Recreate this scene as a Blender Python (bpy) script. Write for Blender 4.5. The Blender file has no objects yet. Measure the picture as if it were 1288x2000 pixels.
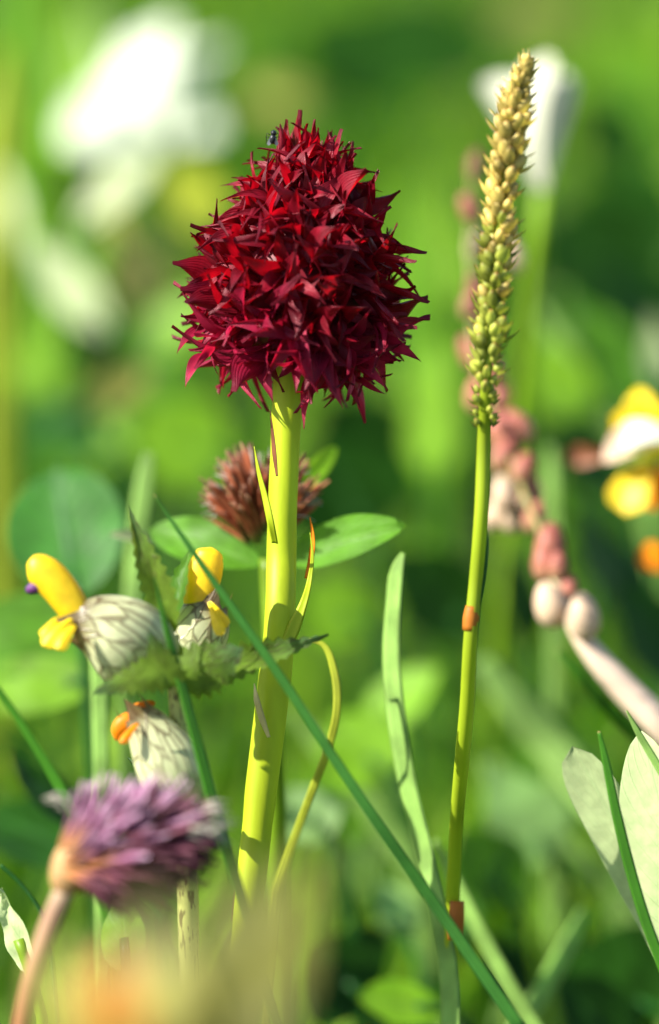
import bpy, math, random
from mathutils import Vector, Matrix, Quaternion, noise

random.seed(7)
R = math.radians
SC = bpy.context.scene
COL = SC.collection
MM = 0.001

# ------------------------------------------------------------------ camera, world, sun, exposure
PITCH = R(15.0)
D = 0.290                      # distance to the plane of focus, metres
FR = 0.24                      # frame height / distance
CZ = 0.152                     # camera height above the turf
CAM = Vector((0.0, 0.0, CZ))
FWD = Vector((0.0, math.cos(PITCH), -math.sin(PITCH)))
UPV = Vector((0.0, math.sin(PITCH), math.cos(PITCH)))
RGT = Vector((1.0, 0.0, 0.0))

cd = bpy.data.cameras.new('camera')
cam = bpy.data.objects.new('camera', cd)
COL.objects.link(cam)
cam.location = CAM
cam.rotation_euler = (math.pi / 2 - PITCH, 0, 0)
cd.sensor_fit = 'VERTICAL'
cd.sensor_height = 24.0
cd.sensor_width = 24.0
cd.lens = 24.0 / FR
cd.clip_start = 0.005
cd.clip_end = 200.0
cd.dof.use_dof = True
cd.dof.focus_distance = D
cd.dof.aperture_fstop = 9.3
SC.camera = cam

SUN_AZ = R(-108)               # measured from +Y towards +X
SUN_EL = R(40)
SUN = Vector((math.sin(SUN_AZ) * math.cos(SUN_EL), math.cos(SUN_AZ) * math.cos(SUN_EL), math.sin(SUN_EL)))
w = bpy.data.worlds.new('World')
SC.world = w
w.use_nodes = True
nt = w.node_tree
sky = nt.nodes.new('ShaderNodeTexSky')
sky.sky_type = 'NISHITA'
sky.sun_disc = False
sky.sun_elevation = SUN_EL
sky.sun_rotation = SUN_AZ
nt.links.new(sky.outputs[0], nt.nodes['Background'].inputs[0])
nt.nodes['Background'].inputs[1].default_value = 0.09
sd = bpy.data.lights.new('sun', 'SUN')
sd.energy = 5.0
sd.angle = R(0.5)
sd.color = (1.0, 0.95, 0.86)
so = bpy.data.objects.new('sun', sd)
COL.objects.link(so)
so.rotation_euler = SUN.to_track_quat('Z', 'Y').to_euler()
so.location = (-1, -1, 2)

SC.view_settings.view_transform = 'Standard'
SC.view_settings.look = 'None'
SC.view_settings.exposure = 1.55
SC.view_settings.gamma = 1.0
SC.view_settings.use_curve_mapping = False
SC.render.engine = 'CYCLES'
SC.cycles.use_denoising = True
SC.cycles.max_bounces = 8
SC.cycles.transmission_bounces = 6
SC.cycles.diffuse_bounces = 4


# ------------------------------------------------------------------ helpers
def P(px, py, s=0.0):
    """pixel of the 1288x2000 photograph at s millimetres behind the plane of focus -> world point"""
    d = D + s * MM
    return CAM + FWD * d + RGT * ((px - 644.0) / 2000.0 * FR * d) + UPV * ((1000.0 - py) / 2000.0 * FR * d)


def U(s=0.0):
    return FR * (D + s * MM) / 2000.0          # metres per photograph pixel at that depth


def catmull(pts, n):
    """chord-length spline through pts (lists of floats, the first three a position); n samples"""
    pts = [list(p) for p in pts]
    m, dim = len(pts), len(pts[0])
    h = [max(1e-7, math.sqrt(sum((b - a) ** 2 for a, b in zip(p[:3], q[:3])))) for p, q in zip(pts, pts[1:])]
    sl = [[(b - a) / hh for a, b in zip(p, q)] for p, q, hh in zip(pts, pts[1:], h)]
    tg = [sl[0]] + [[(a * h[k] + b * h[k - 1]) / (h[k] + h[k - 1]) for a, b in zip(sl[k - 1], sl[k])] for k in range(1, m - 1)] + [sl[-1]]
    out = []
    for i in range(n):
        t = i / (n - 1) * (m - 1)
        k = min(int(t), m - 2)
        f = t - k
        a = 2 * f ** 3 - 3 * f * f + 1
        b = f ** 3 - 2 * f * f + f
        c = -2 * f ** 3 + 3 * f * f
        d = f ** 3 - f * f
        out.append([a * pts[k][q] + b * h[k] * tg[k][q] + c * pts[k + 1][q] + d * h[k] * tg[k + 1][q] for q in range(dim)])
    return out


class MB:
    def __init__(self):
        self.v, self.f, self.uv, self.mi = [], [], [], []

    def vert(self, p, uv=(0, 0)):
        self.v.append(tuple(p))
        self.uv.append(uv)
        return len(self.v) - 1

    def sheet(self, rows, mi=0, v0=0.0, v1=1.0):
        nu, nv = len(rows), len(rows[0])
        b = len(self.v)
        for i, r in enumerate(rows):
            for j, p in enumerate(r):
                self.vert(p, (j / (nv - 1), v0 + (v1 - v0) * i / (nu - 1)))
        for i in range(nu - 1):
            for j in range(nv - 1):
                a = b + i * nv + j
                self.f.append((a, a + 1, a + nv + 1, a + nv))
                self.mi.append(mi)

    def rings(self, rings, mi=0, cap0=True, cap1=True, us=None):
        nu, nv = len(rings), len(rings[0])
        b = len(self.v)
        for i, r in enumerate(rings):
            for j, p in enumerate(r):
                u = us[j] if us else abs(2 * j / nv - 1)
                self.vert(p, (u, i / (nu - 1)))
        for i in range(nu - 1):
            for j in range(nv):
                j2 = (j + 1) % nv
                self.f.append((b + i * nv + j, b + i * nv + j2, b + (i + 1) * nv + j2, b + (i + 1) * nv + j))
                self.mi.append(mi)
        if cap0:
            self.f.append(tuple(b + j for j in reversed(range(nv))))
            self.mi.append(mi)
        if cap1:
            self.f.append(tuple(b + (nu - 1) * nv + j for j in range(nv)))
            self.mi.append(mi)

    def tube(self, path, radii, n=8, mi=0, flat=1.0, side=None, cap0=True, cap1=True, ridge=0.0):
        """flat: radius along the direction (side x tangent) divided by the one along side"""
        rings = []
        prev = None
        for i, p in enumerate(path):
            t = (path[min(i + 1, len(path) - 1)] - path[max(i - 1, 0)]).normalized()
            if prev is None:
                s0 = side if side is not None else (Vector((1, 0, 0)) if abs(t.x) < 0.8 else Vector((0, 0, 1)))
            else:
                s0 = prev
            s = (s0 - t * s0.dot(t)).normalized()
            prev = s
            b = t.cross(s)
            r = radii[i] if not isinstance(radii, float) else radii
            rings.append([p + s * (r * math.cos(2 * math.pi * j / n) * (1 + ridge * (j % 2))) + b * (r * flat * math.sin(2 * math.pi * j / n) * (1 + ridge * (j % 2))) for j in range(n)])
        self.rings(rings, mi, cap0, cap1)

    def ovoid(self, a, b, r, n=8, m=7, mi=0, flat=1.0, side=None, p=0.5, taper=0.0):
        """ellipsoid-like body from a to b, largest radius r"""
        path, rad = [], []
        for i in range(m):
            t = i / (m - 1)
            tt = 0.5 - 0.5 * math.cos(math.pi * t)
            path.append(a.lerp(b, tt))
            rad.append(max(r * (math.sin(math.pi * t) ** (2 * p)) * (1 - taper * tt), r * 0.02))
        self.tube(path, rad, n, mi, flat, side)

    def build(self, name, mats, parent=None, origin=None, smooth=True):
        o = Vector(origin) if origin is not None else Vector((0, 0, 0))
        me = bpy.data.meshes.new(name)
        me.from_pydata([(x - o.x, y - o.y, z - o.z) for x, y, z in self.v], [], self.f)
        if not isinstance(mats, (list, tuple)):
            mats = [mats]
        for m in mats:
            me.materials.append(m)
        ul = me.uv_layers.new(name='uv')
        for l in me.loops:
            ul.data[l.index].uv = self.uv[l.vertex_index]
        for pl, k in zip(me.polygons, self.mi):
            pl.material_index = k
            pl.use_smooth = smooth
        ob = bpy.data.objects.new(name, me)
        COL.objects.link(ob)
        if parent is not None:
            ob.parent = parent
            # vertices are relative to the parent's world origin unless an own origin is given
            if origin is not None:
                ob.location = o - Vector(parent['_w'])
        elif origin is not None:
            ob.location = o
        if origin is not None:
            ob['_w'] = tuple(o)
        return ob


def tag(o, label, cat, group=None, kind=None):
    o['label'] = label
    o['category'] = cat
    if group:
        o['group'] = group
    if kind:
        o['kind'] = kind
    return o


def root(name, loc, label, cat, group=None):
    o = bpy.data.objects.new(name, None)
    o.empty_display_size = 0.004
    COL.objects.link(o)
    o.location = loc
    o['_w'] = tuple(loc)
    return tag(o, label, cat, group)


def ground_under(p, lean=(0, 0)):
    return Vector((p.x + lean[0], p.y + lean[1], -0.001))


# ------------------------------------------------------------------ materials
def mat(name, col, trans=None, tmix=0.35, rough=0.5, spec=0.2, var=0.25, scale=400.0, veins=None, vcol=None, vamt=0.6,
        tip=None, tip_range=(0.6, 1.0), base=None, base_range=(0.0, 0.3), sss=0.0, bump=0.0, stretch=1.0, rnd=0.25, sheen=0.0, stint=None):
    m = bpy.data.materials.new(name)
    m.use_nodes = True
    t = m.node_tree
    N, L = t.nodes, t.links
    pb = N['Principled BSDF']
    out = N['Material Output']
    geo = N.new('ShaderNodeNewGeometry')
    uv = N.new('ShaderNodeUVMap')
    sep = N.new('ShaderNodeSeparateXYZ')
    L.new(uv.outputs[0], sep.inputs[0])

    def math_(op, a, b=None):
        n = N.new('ShaderNodeMath')
        n.operation = op
        for i, x in enumerate((a, b)):
            if x is None:
                continue
            if isinstance(x, (int, float)):
                n.inputs[i].default_value = x
            else:
                L.new(x, n.inputs[i])
        return n.outputs[0]

    def mixc(fac, a, b, mode='MIX'):
        n = N.new('ShaderNodeMix')
        n.data_type = 'RGBA'
        n.blend_type = mode
        if isinstance(fac, (int, float)):
            n.inputs[0].default_value = fac
        else:
            L.new(fac, n.inputs[0])
        for k, x in ((6, a), (7, b)):
            if isinstance(x, (tuple, list)):
                n.inputs[k].default_value = (*x[:3], 1)
            else:
                L.new(x, n.inputs[k])
        return n.outputs[2]

    def ramp(x, lo, hi):
        n = N.new('ShaderNodeMapRange')
        n.interpolation_type = 'SMOOTHSTEP'
        L.new(x, n.inputs[0])
        n.inputs[1].default_value = lo
        n.inputs[2].default_value = hi
        return n.outputs[0]

    nz = N.new('ShaderNodeTexNoise')
    nz.inputs['Scale'].default_value = scale
    nz.inputs['Detail'].default_value = 4.0
    mp = N.new('ShaderNodeMapping')
    mp.inputs['Scale'].default_value = (1, 1, 1.0 / stretch)
    L.new(geo.outputs['Position'], mp.inputs[0])
    L.new(mp.outputs[0], nz.inputs['Vector'])
    f = ramp(nz.outputs[0], 0.3, 0.7)
    dark = tuple(c * (1 - var) for c in col)
    lite = tuple(min(1.0, c * (1 + var)) for c in col)
    c = mixc(f, dark, lite)
    if base is not None:
        c = mixc(ramp(sep.outputs[1], base_range[0], base_range[1]), base, c)
    if tip is not None:
        c = mixc(ramp(sep.outputs[1], tip_range[0], tip_range[1]), c, tip)
    vf = None
    if veins == 'midrib':          # pinnate leaf
        ax = math_('ABSOLUTE', math_('SUBTRACT', sep.outputs[0], 0.5))
        mid = math_('SUBTRACT', 1.0, ramp(ax, 0.012, 0.04))
        q = math_('FRACT', math_('MULTIPLY', math_('SUBTRACT', sep.outputs[1], math_('MULTIPLY', ax, 0.7)), 9.0))
        q = math_('ABSOLUTE', math_('SUBTRACT', q, 0.5))
        side = math_('SUBTRACT', 1.0, ramp(q, 0.03, 0.12))
        vf = math_('MAXIMUM', mid, math_('MULTIPLY', side, 0.5))
    elif veins == 'parallel':
        q = math_('FRACT', math_('MULTIPLY', sep.outputs[0], 9.0))
        q = math_('ABSOLUTE', math_('SUBTRACT', q, 0.5))
        vf = math_('SUBTRACT', 1.0, ramp(q, 0.05, 0.3))
    elif veins == 'net':           # branching network, calyx of the rattle
        cb = N.new('ShaderNodeCombineXYZ')
        n2 = N.new('ShaderNodeTexNoise')
        n2.inputs['Scale'].default_value = 6.0
        L.new(uv.outputs[0], n2.inputs['Vector'])
        wob = math_('MULTIPLY', math_('SUBTRACT', n2.outputs[0], 0.5), 0.07)
        L.new(math_('MULTIPLY', math_('ADD', sep.outputs[0], wob), 9.0), cb.inputs[0])
        L.new(math_('MULTIPLY', math_('ADD', sep.outputs[1], wob), 4.6), cb.inputs[1])
        vo = N.new('ShaderNodeTexVoronoi')
        vo.feature = 'DISTANCE_TO_EDGE'
        vo.inputs['Scale'].default_value = 1.0
        L.new(cb.outputs[0], vo.inputs['Vector'])
        vf = math_('SUBTRACT', 1.0, ramp(vo.outputs['Distance'], 0.015, 0.10))
        vf = math_('MULTIPLY', vf, ramp(sep.outputs[1], 0.08, 0.85))
    elif veins == 'streak':        # dark lengthwise dashes on a stem
        cb = N.new('ShaderNodeCombineXYZ')
        L.new(math_('MULTIPLY', sep.outputs[0], 9.0), cb.inputs[0])
        L.new(math_('MULTIPLY', sep.outputs[1], 26.0), cb.inputs[1])
        n2 = N.new('ShaderNodeTexNoise')
        n2.inputs['Scale'].default_value = 1.0
        n2.inputs['Detail'].default_value = 2.0
        L.new(cb.outputs[0], n2.inputs['Vector'])
        vf = ramp(n2.outputs[0], 0.54, 0.62)
    if vf is not None and vcol is not None:
        c = mixc(math_('MULTIPLY', vf, vamt), c, vcol)
    if rnd:
        oi = N.new('ShaderNodeObjectInfo')
        mul = math_('ADD', math_('MULTIPLY', oi.outputs['Random'], 2 * rnd), 1 - rnd)
        vm = N.new('ShaderNodeVectorMath')
        vm.operation = 'SCALE'
        L.new(c, vm.inputs[0])
        L.new(mul, vm.inputs['Scale'])
        c = vm.outputs[0]
    L.new(c, pb.inputs['Base Color'])
    pb.inputs['Roughness'].default_value = rough
    pb.inputs['Specular IOR Level'].default_value = spec
    if stint:
        pb.inputs['Specular Tint'].default_value = (*stint, 1)
    if sheen:
        pb.inputs['Sheen Weight'].default_value = sheen
    if sss:
        pb.inputs['Subsurface Weight'].default_value = sss
        pb.inputs['Subsurface Radius'].default_value = (1, 1, 0.3)
        pb.inputs['Subsurface Scale'].default_value = 0.0008
    if bump:
        bp = N.new('ShaderNodeBump')
        bp.inputs['Strength'].default_value = bump
        bp.inputs['Distance'].default_value = 0.0002
        h = nz.outputs[0] if vf is None else math_('ADD', nz.outputs[0], math_('MULTIPLY', vf, 0.8))
        L.new(h, bp.inputs['Height'])
        L.new(bp.outputs[0], pb.inputs['Normal'])
    if trans is not None:
        tr = N.new('ShaderNodeBsdfTranslucent')
        k = mixc(1.0, c, tuple(a / max(b, 1e-4) for a, b in zip(trans, col)), 'MULTIPLY')
        L.new(k, tr.inputs[0])
        ms = N.new('ShaderNodeMixShader')
        ms.inputs[0].default_value = tmix
        L.new(pb.outputs[0], ms.inputs[1])
        L.new(tr.outputs[0], ms.inputs[2])
        L.new(ms.outputs[0], out.inputs[0])
    return m


M = {}
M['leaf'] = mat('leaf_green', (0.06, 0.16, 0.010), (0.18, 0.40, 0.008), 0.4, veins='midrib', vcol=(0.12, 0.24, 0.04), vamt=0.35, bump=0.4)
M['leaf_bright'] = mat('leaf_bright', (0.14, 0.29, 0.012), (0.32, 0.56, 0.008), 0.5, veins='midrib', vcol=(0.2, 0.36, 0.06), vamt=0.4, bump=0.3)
M['leaf_shade_tone'] = mat('leaf_shade_tone', (0.010, 0.042, 0.003), (0.016, 0.065, 0.003), 0.15, spec=0.04, veins='midrib', vcol=(0.04, 0.12, 0.03), vamt=0.4, bump=0.4)  # shade put into the leaf colour, for dark gaps in the meadow
M['leaf_blue'] = mat('leaf_bluish', (0.035, 0.13, 0.016), (0.07, 0.27, 0.012), 0.35, veins='midrib', vcol=(0.015, 0.07, 0.02), vamt=0.7, bump=0.4)
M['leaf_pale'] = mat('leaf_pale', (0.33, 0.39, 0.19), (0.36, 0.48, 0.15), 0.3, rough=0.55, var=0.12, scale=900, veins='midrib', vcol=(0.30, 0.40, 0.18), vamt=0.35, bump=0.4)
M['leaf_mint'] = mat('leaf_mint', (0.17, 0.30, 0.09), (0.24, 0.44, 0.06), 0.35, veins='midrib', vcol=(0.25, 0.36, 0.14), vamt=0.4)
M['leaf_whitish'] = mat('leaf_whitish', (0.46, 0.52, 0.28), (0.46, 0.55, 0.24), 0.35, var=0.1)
M['leaf_straw'] = mat('leaf_straw', (0.27, 0.26, 0.06), (0.32, 0.32, 0.045), 0.35, var=0.2, veins='parallel', vcol=(0.24, 0.22, 0.05), vamt=0.4)
M['leaf_olive'] = mat('leaf_olive', (0.13, 0.13, 0.035), (0.2, 0.18, 0.03), 0.3, var=0.3)
M['brown'] = mat('dry_brown', (0.17, 0.06, 0.025), (0.25, 0.08, 0.02), 0.25, var=0.4)
M['blade'] = mat('blade_green', (0.055, 0.19, 0.014), (0.14, 0.40, 0.012), 0.35, rough=0.35, veins='parallel', vcol=(0.04, 0.13, 0.015), vamt=0.45, bump=0.5, stretch=6, tip=(0.25, 0.2, 0.06), tip_range=(0.985, 1.0))
M['blade_blue'] = mat('blade_blue_green', (0.045, 0.16, 0.020), (0.11, 0.32, 0.012), 0.3, rough=0.42, var=0.15, veins='parallel', vcol=(0.022, 0.11, 0.035), vamt=0.55, bump=0.5, tip=(0.3, 0.22, 0.08), tip_range=(0.985, 1.0), rnd=0)
M['blade_dark'] = mat('blade_dark', (0.022, 0.10, 0.016), (0.04, 0.2, 0.012), 0.25, rough=0.35, veins='parallel', vcol=(0.012, 0.06, 0.012), vamt=0.5, bump=0.5)
M['straw_edge'] = mat('straw_edge', (0.42, 0.36, 0.16), (0.45, 0.4, 0.12), 0.3, var=0.2)
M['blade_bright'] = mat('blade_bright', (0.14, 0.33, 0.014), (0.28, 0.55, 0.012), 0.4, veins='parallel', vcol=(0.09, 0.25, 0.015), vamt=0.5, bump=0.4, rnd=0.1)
M['blade_pale'] = mat('blade_pale', (0.26, 0.42, 0.10), (0.3, 0.55, 0.06), 0.35, veins='parallel', vcol=(0.14, 0.3, 0.05), vamt=0.55, bump=0.4, rnd=0.1)
M['blade_yellow'] = mat('blade_yellow', (0.34, 0.38, 0.03), (0.4, 0.45, 0.02), 0.3, veins='parallel', vcol=(0.22, 0.26, 0.03), vamt=0.5, rnd=0.1)
M['stem_yellow'] = mat('stem_yellow_green', (0.33, 0.41, 0.012), (0.46, 0.56, 0.010), 0.25, rough=0.5, spec=0.25, var=0.16, scale=420, stretch=9, bump=0.35, rnd=0)
M['stem_green'] = mat('stem_green', (0.15, 0.26, 0.012), (0.26, 0.42, 0.01), 0.25, rough=0.4, var=0.3, scale=120, stretch=2)
M['petal_red'] = mat('petal_crimson', (0.15, 0.003, 0.011), (0.42, 0.002, 0.008), 0.38, rough=0.42, spec=0.5, var=0.35, scale=700, stint=(1.0, 0.5, 0.55),
                     veins='parallel', vcol=(0.09, 0.001, 0.008), vamt=0.22, bump=0.35, tip=(0.07, 0.001, 0.006), tip_range=(0.7, 1.0), rnd=0.3)
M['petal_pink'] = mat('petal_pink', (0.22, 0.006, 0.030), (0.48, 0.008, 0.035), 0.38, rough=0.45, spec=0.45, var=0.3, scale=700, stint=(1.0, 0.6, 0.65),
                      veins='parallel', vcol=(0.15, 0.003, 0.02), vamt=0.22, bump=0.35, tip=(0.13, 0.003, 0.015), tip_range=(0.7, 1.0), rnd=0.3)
M['core_red'] = mat('spike_core', (0.09, 0.004, 0.009), var=0.4, scale=900)
M['calyx'] = mat('calyx_papery', (0.58, 0.60, 0.34), (0.62, 0.66, 0.26), 0.4, rough=0.33, spec=0.6, var=0.1, scale=700, veins='net', vcol=(0.10, 0.06, 0.02), vamt=0.9,
                 base=(0.26, 0.38, 0.07), base_range=(0.0, 0.55), tip=(0.14, 0.10, 0.035), tip_range=(0.62, 0.98), bump=0.3, rnd=0)
M['bract'] = mat('bract_veined', (0.10, 0.17, 0.018), (0.26, 0.36, 0.016), 0.4, rough=0.5, spec=0.12, var=0.25, scale=700, veins='net', vcol=(0.06, 0.05, 0.025), vamt=0.75, tip=(0.05, 0.11, 0.04), tip_range=(0.5, 1.0), bump=0.5, rnd=0.1)
M['rattle_stem'] = mat('rattle_stem', (0.42, 0.43, 0.13), (0.45, 0.48, 0.08), 0.25, var=0.12, veins='streak', vcol=(0.07, 0.035, 0.02), vamt=0.85, rnd=0)
M['yellow'] = mat('corolla_yellow', (0.80, 0.57, 0.012), (0.9, 0.62, 0.008), 0.4, rough=0.45, spec=0.4, var=0.14, scale=700, bump=0.3, rnd=0.05)
M['orange'] = mat('corolla_orange', (0.75, 0.22, 0.006), (0.8, 0.25, 0.004), 0.3, rough=0.4, var=0.2, rnd=0.05)
M['rust'] = mat('rust_orange', (0.32, 0.11, 0.012), (0.4, 0.13, 0.008), 0.3, var=0.3, rnd=0.0)
M['violet'] = mat('violet_tooth', (0.10, 0.03, 0.12), var=0.2)
M['white'] = mat('petal_white', (0.62, 0.66, 0.52), (0.62, 0.68, 0.48), 0.35, var=0.05, rnd=0.05)
M['cream'] = mat('petal_cream', (0.50, 0.50, 0.38), (0.5, 0.5, 0.34), 0.35, var=0.06, rnd=0.05)
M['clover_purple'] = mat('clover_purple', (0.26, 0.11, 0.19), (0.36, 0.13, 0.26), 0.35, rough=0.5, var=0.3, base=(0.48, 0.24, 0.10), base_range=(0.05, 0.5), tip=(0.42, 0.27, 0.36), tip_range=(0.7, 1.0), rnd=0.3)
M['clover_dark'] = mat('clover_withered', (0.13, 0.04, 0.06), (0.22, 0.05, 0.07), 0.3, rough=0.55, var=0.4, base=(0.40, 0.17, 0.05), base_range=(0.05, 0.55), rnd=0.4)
M['clover_brown'] = mat('clover_brown', (0.28, 0.08, 0.035), (0.4, 0.1, 0.03), 0.3, rough=0.55, var=0.4, base=(0.16, 0.17, 0.04), base_range=(0.0, 0.35), tip=(0.36, 0.20, 0.14), tip_range=(0.75, 1.0), rnd=0.45)
M['hair'] = mat('pale_hair', (0.55, 0.5, 0.42), (0.6, 0.55, 0.45), 0.4, var=0.1)
M['peach'] = mat('clover_calyx', (0.42, 0.25, 0.11), (0.46, 0.26, 0.09), 0.3, rough=0.6, var=0.2, scale=800, rnd=0)
M['clover_stem'] = mat('clover_stem', (0.36, 0.22, 0.14), (0.4, 0.24, 0.1), 0.2, rough=0.6, var=0.25, scale=500, stretch=5, base=(0.25, 0.09, 0.035), base_range=(0.2, 0.9), tip=(0.5, 0.4, 0.26), tip_range=(0.75, 1.0), rnd=0)
M['plantain_stalk'] = mat('plantain_stalk', (0.25, 0.33, 0.014), (0.34, 0.46, 0.01), 0.3, rough=0.4, var=0.3, scale=150, stretch=3, bump=0.3, rnd=0)
M['bud_cream'] = mat('bud_cream', (0.54, 0.42, 0.11), (0.58, 0.45, 0.06), 0.3, rough=0.5, spec=0.3, var=0.25, scale=900, tip=(0.30, 0.15, 0.05), tip_range=(0.75, 1.0), rnd=0.25)
M['bud_green'] = mat('bud_green', (0.30, 0.33, 0.05), (0.38, 0.42, 0.035), 0.25, rough=0.4, var=0.3, scale=900, tip=(0.26, 0.10, 0.03), tip_range=(0.7, 1.0), rnd=0.3)
M['bulbil'] = mat('bulbil_pink', (0.30, 0.10, 0.07), (0.36, 0.11, 0.06), 0.25, rough=0.4, var=0.3, base=(0.44, 0.30, 0.16), base_range=(0.0, 0.6), tip=(0.22, 0.04, 0.06), tip_range=(0.75, 1.0), rnd=0.3)
M['bulbil_pale'] = mat('bulbil_pale', (0.52, 0.38, 0.26), (0.52, 0.38, 0.24), 0.25, rough=0.4, var=0.1, rnd=0.1)
M['pink_stem'] = mat('pink_stem', (0.66, 0.50, 0.38), (0.6, 0.45, 0.3), 0.2, rough=0.4, var=0.2, scale=250, base=(0.26, 0.24, 0.08), base_range=(0.45, 0.68), rnd=0)
M['fly'] = mat('fly_black', (0.012, 0.012, 0.014), rough=0.3, var=0.2, rnd=0)
M['wing'] = mat('fly_wing', (0.30, 0.31, 0.32), (0.5, 0.5, 0.5), 0.6, rough=0.2, spec=0.6, var=0.1, rnd=0)

# ------------------------------------------------------------------ the setting: turf ground, grass, ground cover
def ground():
    mb = MB()
    xs = [-60, -12, -4] + [-1.6 + 0.08 * i for i in range(41)] + [4, 12, 60]
    ys = [-60, -10, -2] + [-0.6 + 0.08 * i for i in range(48)] + [6, 14, 80]
    rows = []
    for y in ys:
        row = []
        for x in xs:
            z = -0.002 + (noise.noise(Vector((x * 3, y * 3, 0))) * 0.004 - 0.003 if max(abs(x), abs(y)) < 3.5 else -0.02)
            row.append(Vector((x, y, z)))
        rows.append(row)
    mb.sheet(rows)
    g = mb.build('ground', mat('turf_ground', (0.030, 0.055, 0.010), rough=0.9, spec=0.1, var=0.7, scale=60, rnd=0, bump=1.0))
    tag(g, 'mossy meadow soil under the grass', 'ground', kind='structure')


ground()


def grass():
    import numpy as np
    rng = np.random.default_rng(3)
    V, F, A = [], [], []
    def blade(x, y, h, wd, tint):
        az = rng.uniform(0, 2 * math.pi)
        fx, fy = math.cos(az), math.sin(az)
        sx, sy = -fy, fx
        lean = h * rng.uniform(0.1, 0.9)
        b = len(V)
        for i in range(4):
            t = i / 4
            ww = wd * (1 - t * 0.75)
            cx, cy, cz = x + fx * lean * t * t, y + fy * lean * t * t, h * t * (1 - 0.25 * t * (lean / h)) - 0.003
            V.append((cx - sx * ww, cy - sy * ww, cz))
            V.append((cx + sx * ww, cy + sy * ww, cz))
            A.extend((tint, tint))
        V.append((x + fx * lean, y + fy * lean, h * (1 - 0.25 * lean / h)))
        A.append(tint)
        for i in range(3):
            F.append((b + 2 * i, b + 2 * i + 1, b + 2 * i + 3, b + 2 * i + 2))
        F.append((b + 6, b + 7, b + 8))
    n = 0
    while n < 15000:
        y = 0.05 + 2.2 * rng.random() ** 1.5
        x = rng.uniform(-0.35 - 0.4 * y, 0.35 + 0.4 * y)
        if y < 0.33:
            h = rng.uniform(0.010, 0.026)
            if rng.random() < 0.5: continue
        else:
            h = rng.uniform(0.014, 0.022 + 0.050 * min(1.0, (y - 0.33) / 0.5))
        cl = noise.noise(Vector((x * 9, y * 9, 3.0)))
        if cl < -0.15 and rng.random() < 0.6:
            continue
        blade(x, y, h, rng.uniform(0.0006, 0.0016) * (1 + 0.5 * y), min(1, max(0, 0.45 + cl * 0.7 + rng.normal() * 0.22)))
        n += 1
    for _ in range(900):          # thin blades close behind the flowers
        y = rng.uniform(0.325, 0.46)
        blade(rng.uniform(-0.075, 0.085), y, rng.uniform(0.018, 0.050), rng.uniform(0.0004, 0.0009), min(1, max(0, 0.55 + rng.normal() * 0.3)))
    me = bpy.data.meshes.new('grass')
    me.from_pydata(V, [], F)
    at = me.attributes.new('tint', 'FLOAT', 'POINT')
    at.data.foreach_set('value', A)
    m = bpy.data.materials.new('meadow_grass')
    m.use_nodes = True
    N, L = m.node_tree.nodes, m.node_tree.links
    a = N.new('ShaderNodeAttribute'); a.attribute_name = 'tint'
    cr = N.new('ShaderNodeValToRGB')
    cr.color_ramp.elements[0].color = (0.016, 0.06, 0.004, 1)
    cr.color_ramp.elements[1].color = (0.19, 0.31, 0.02, 1)
    e = cr.color_ramp.elements.new(0.5); e.color = (0.055, 0.145, 0.006, 1)
    L.new(a.outputs['Fac'], cr.inputs[0])
    pb = N['Principled BSDF']
    L.new(cr.outputs[0], pb.inputs['Base Color'])
    pb.inputs['Roughness'].default_value = 0.45
    pb.inputs['Specular IOR Level'].default_value = 0.15
    tr = N.new('ShaderNodeBsdfTranslucent')
    vm = N.new('ShaderNodeVectorMath'); vm.operation = 'MULTIPLY'; vm.inputs[1].default_value = (2.0, 2.2, 0.9)
    L.new(cr.outputs[0], vm.inputs[0]); L.new(vm.outputs[0], tr.inputs[0])
    ms = N.new('ShaderNodeMixShader'); ms.inputs[0].default_value = 0.4
    L.new(pb.outputs[0], ms.inputs[1]); L.new(tr.outputs[0], ms.inputs[2])
    L.new(ms.outputs[0], N['Material Output'].inputs[0])
    me.materials.append(m)
    o = bpy.data.objects.new('grass', me)
    COL.objects.link(o)
    o['label'] = 'short green meadow grass filling the turf behind the flowers'
    o['category'] = 'grass'
    o['kind'] = 'stuff'
    # leafy ground cover
    V2, F2, A2 = [], [], []
    V.clear(); F.clear(); A.clear()
    n = 0
    while n < 7000:
        y = 0.05 + 2.0 * rng.random() ** 1.4
        x = rng.uniform(-0.3 - 0.4 * y, 0.3 + 0.4 * y)
        cl = noise.noise(Vector((x * 7 + 5, y * 7, 8.0)))
        if cl < -0.1 and rng.random() < 0.75:
            continue
        z = rng.uniform(0.002, 0.014 if y < 0.34 else 0.03)
        ln = rng.uniform(0.004, 0.010) * (1 + 0.4 * y)
        az = rng.uniform(0, 2 * math.pi)
        d = Vector((math.cos(az), math.sin(az), rng.uniform(-0.3, 0.5))).normalized()
        s = d.cross(Vector((rng.normal() * 0.4, rng.normal() * 0.4, 1))).normalized()
        u = s.cross(d)
        c = Vector((x, y, z))
        b = len(V)
        tint = min(1, max(0, 0.5 + cl * 0.6 + rng.normal() * 0.25))
        for (a_, b_) in ((0, 0), (0.3, 0.36), (0.7, 0.36), (1, 0), (0.7, -0.36), (0.3, -0.36)):
            V.append(tuple(c + d * (ln * a_) + s * (ln * b_) + u * (ln * (0.18 * abs(b_) - 0.25 * a_ * a_))))
            A.append(tint)
        F.append((b, b + 1, b + 2, b + 3)); F.append((b, b + 3, b + 4, b + 5))
        n += 1
    me = bpy.data.meshes.new('ground_cover')
    me.from_pydata(V, [], F)
    at = me.attributes.new('tint', 'FLOAT', 'POINT')
    at.data.foreach_set('value', A)
    me.materials.append(m)
    o = bpy.data.objects.new('ground_cover', me)
    COL.objects.link(o)
    o['label'] = 'low leafy ground cover between the meadow grass'
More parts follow.
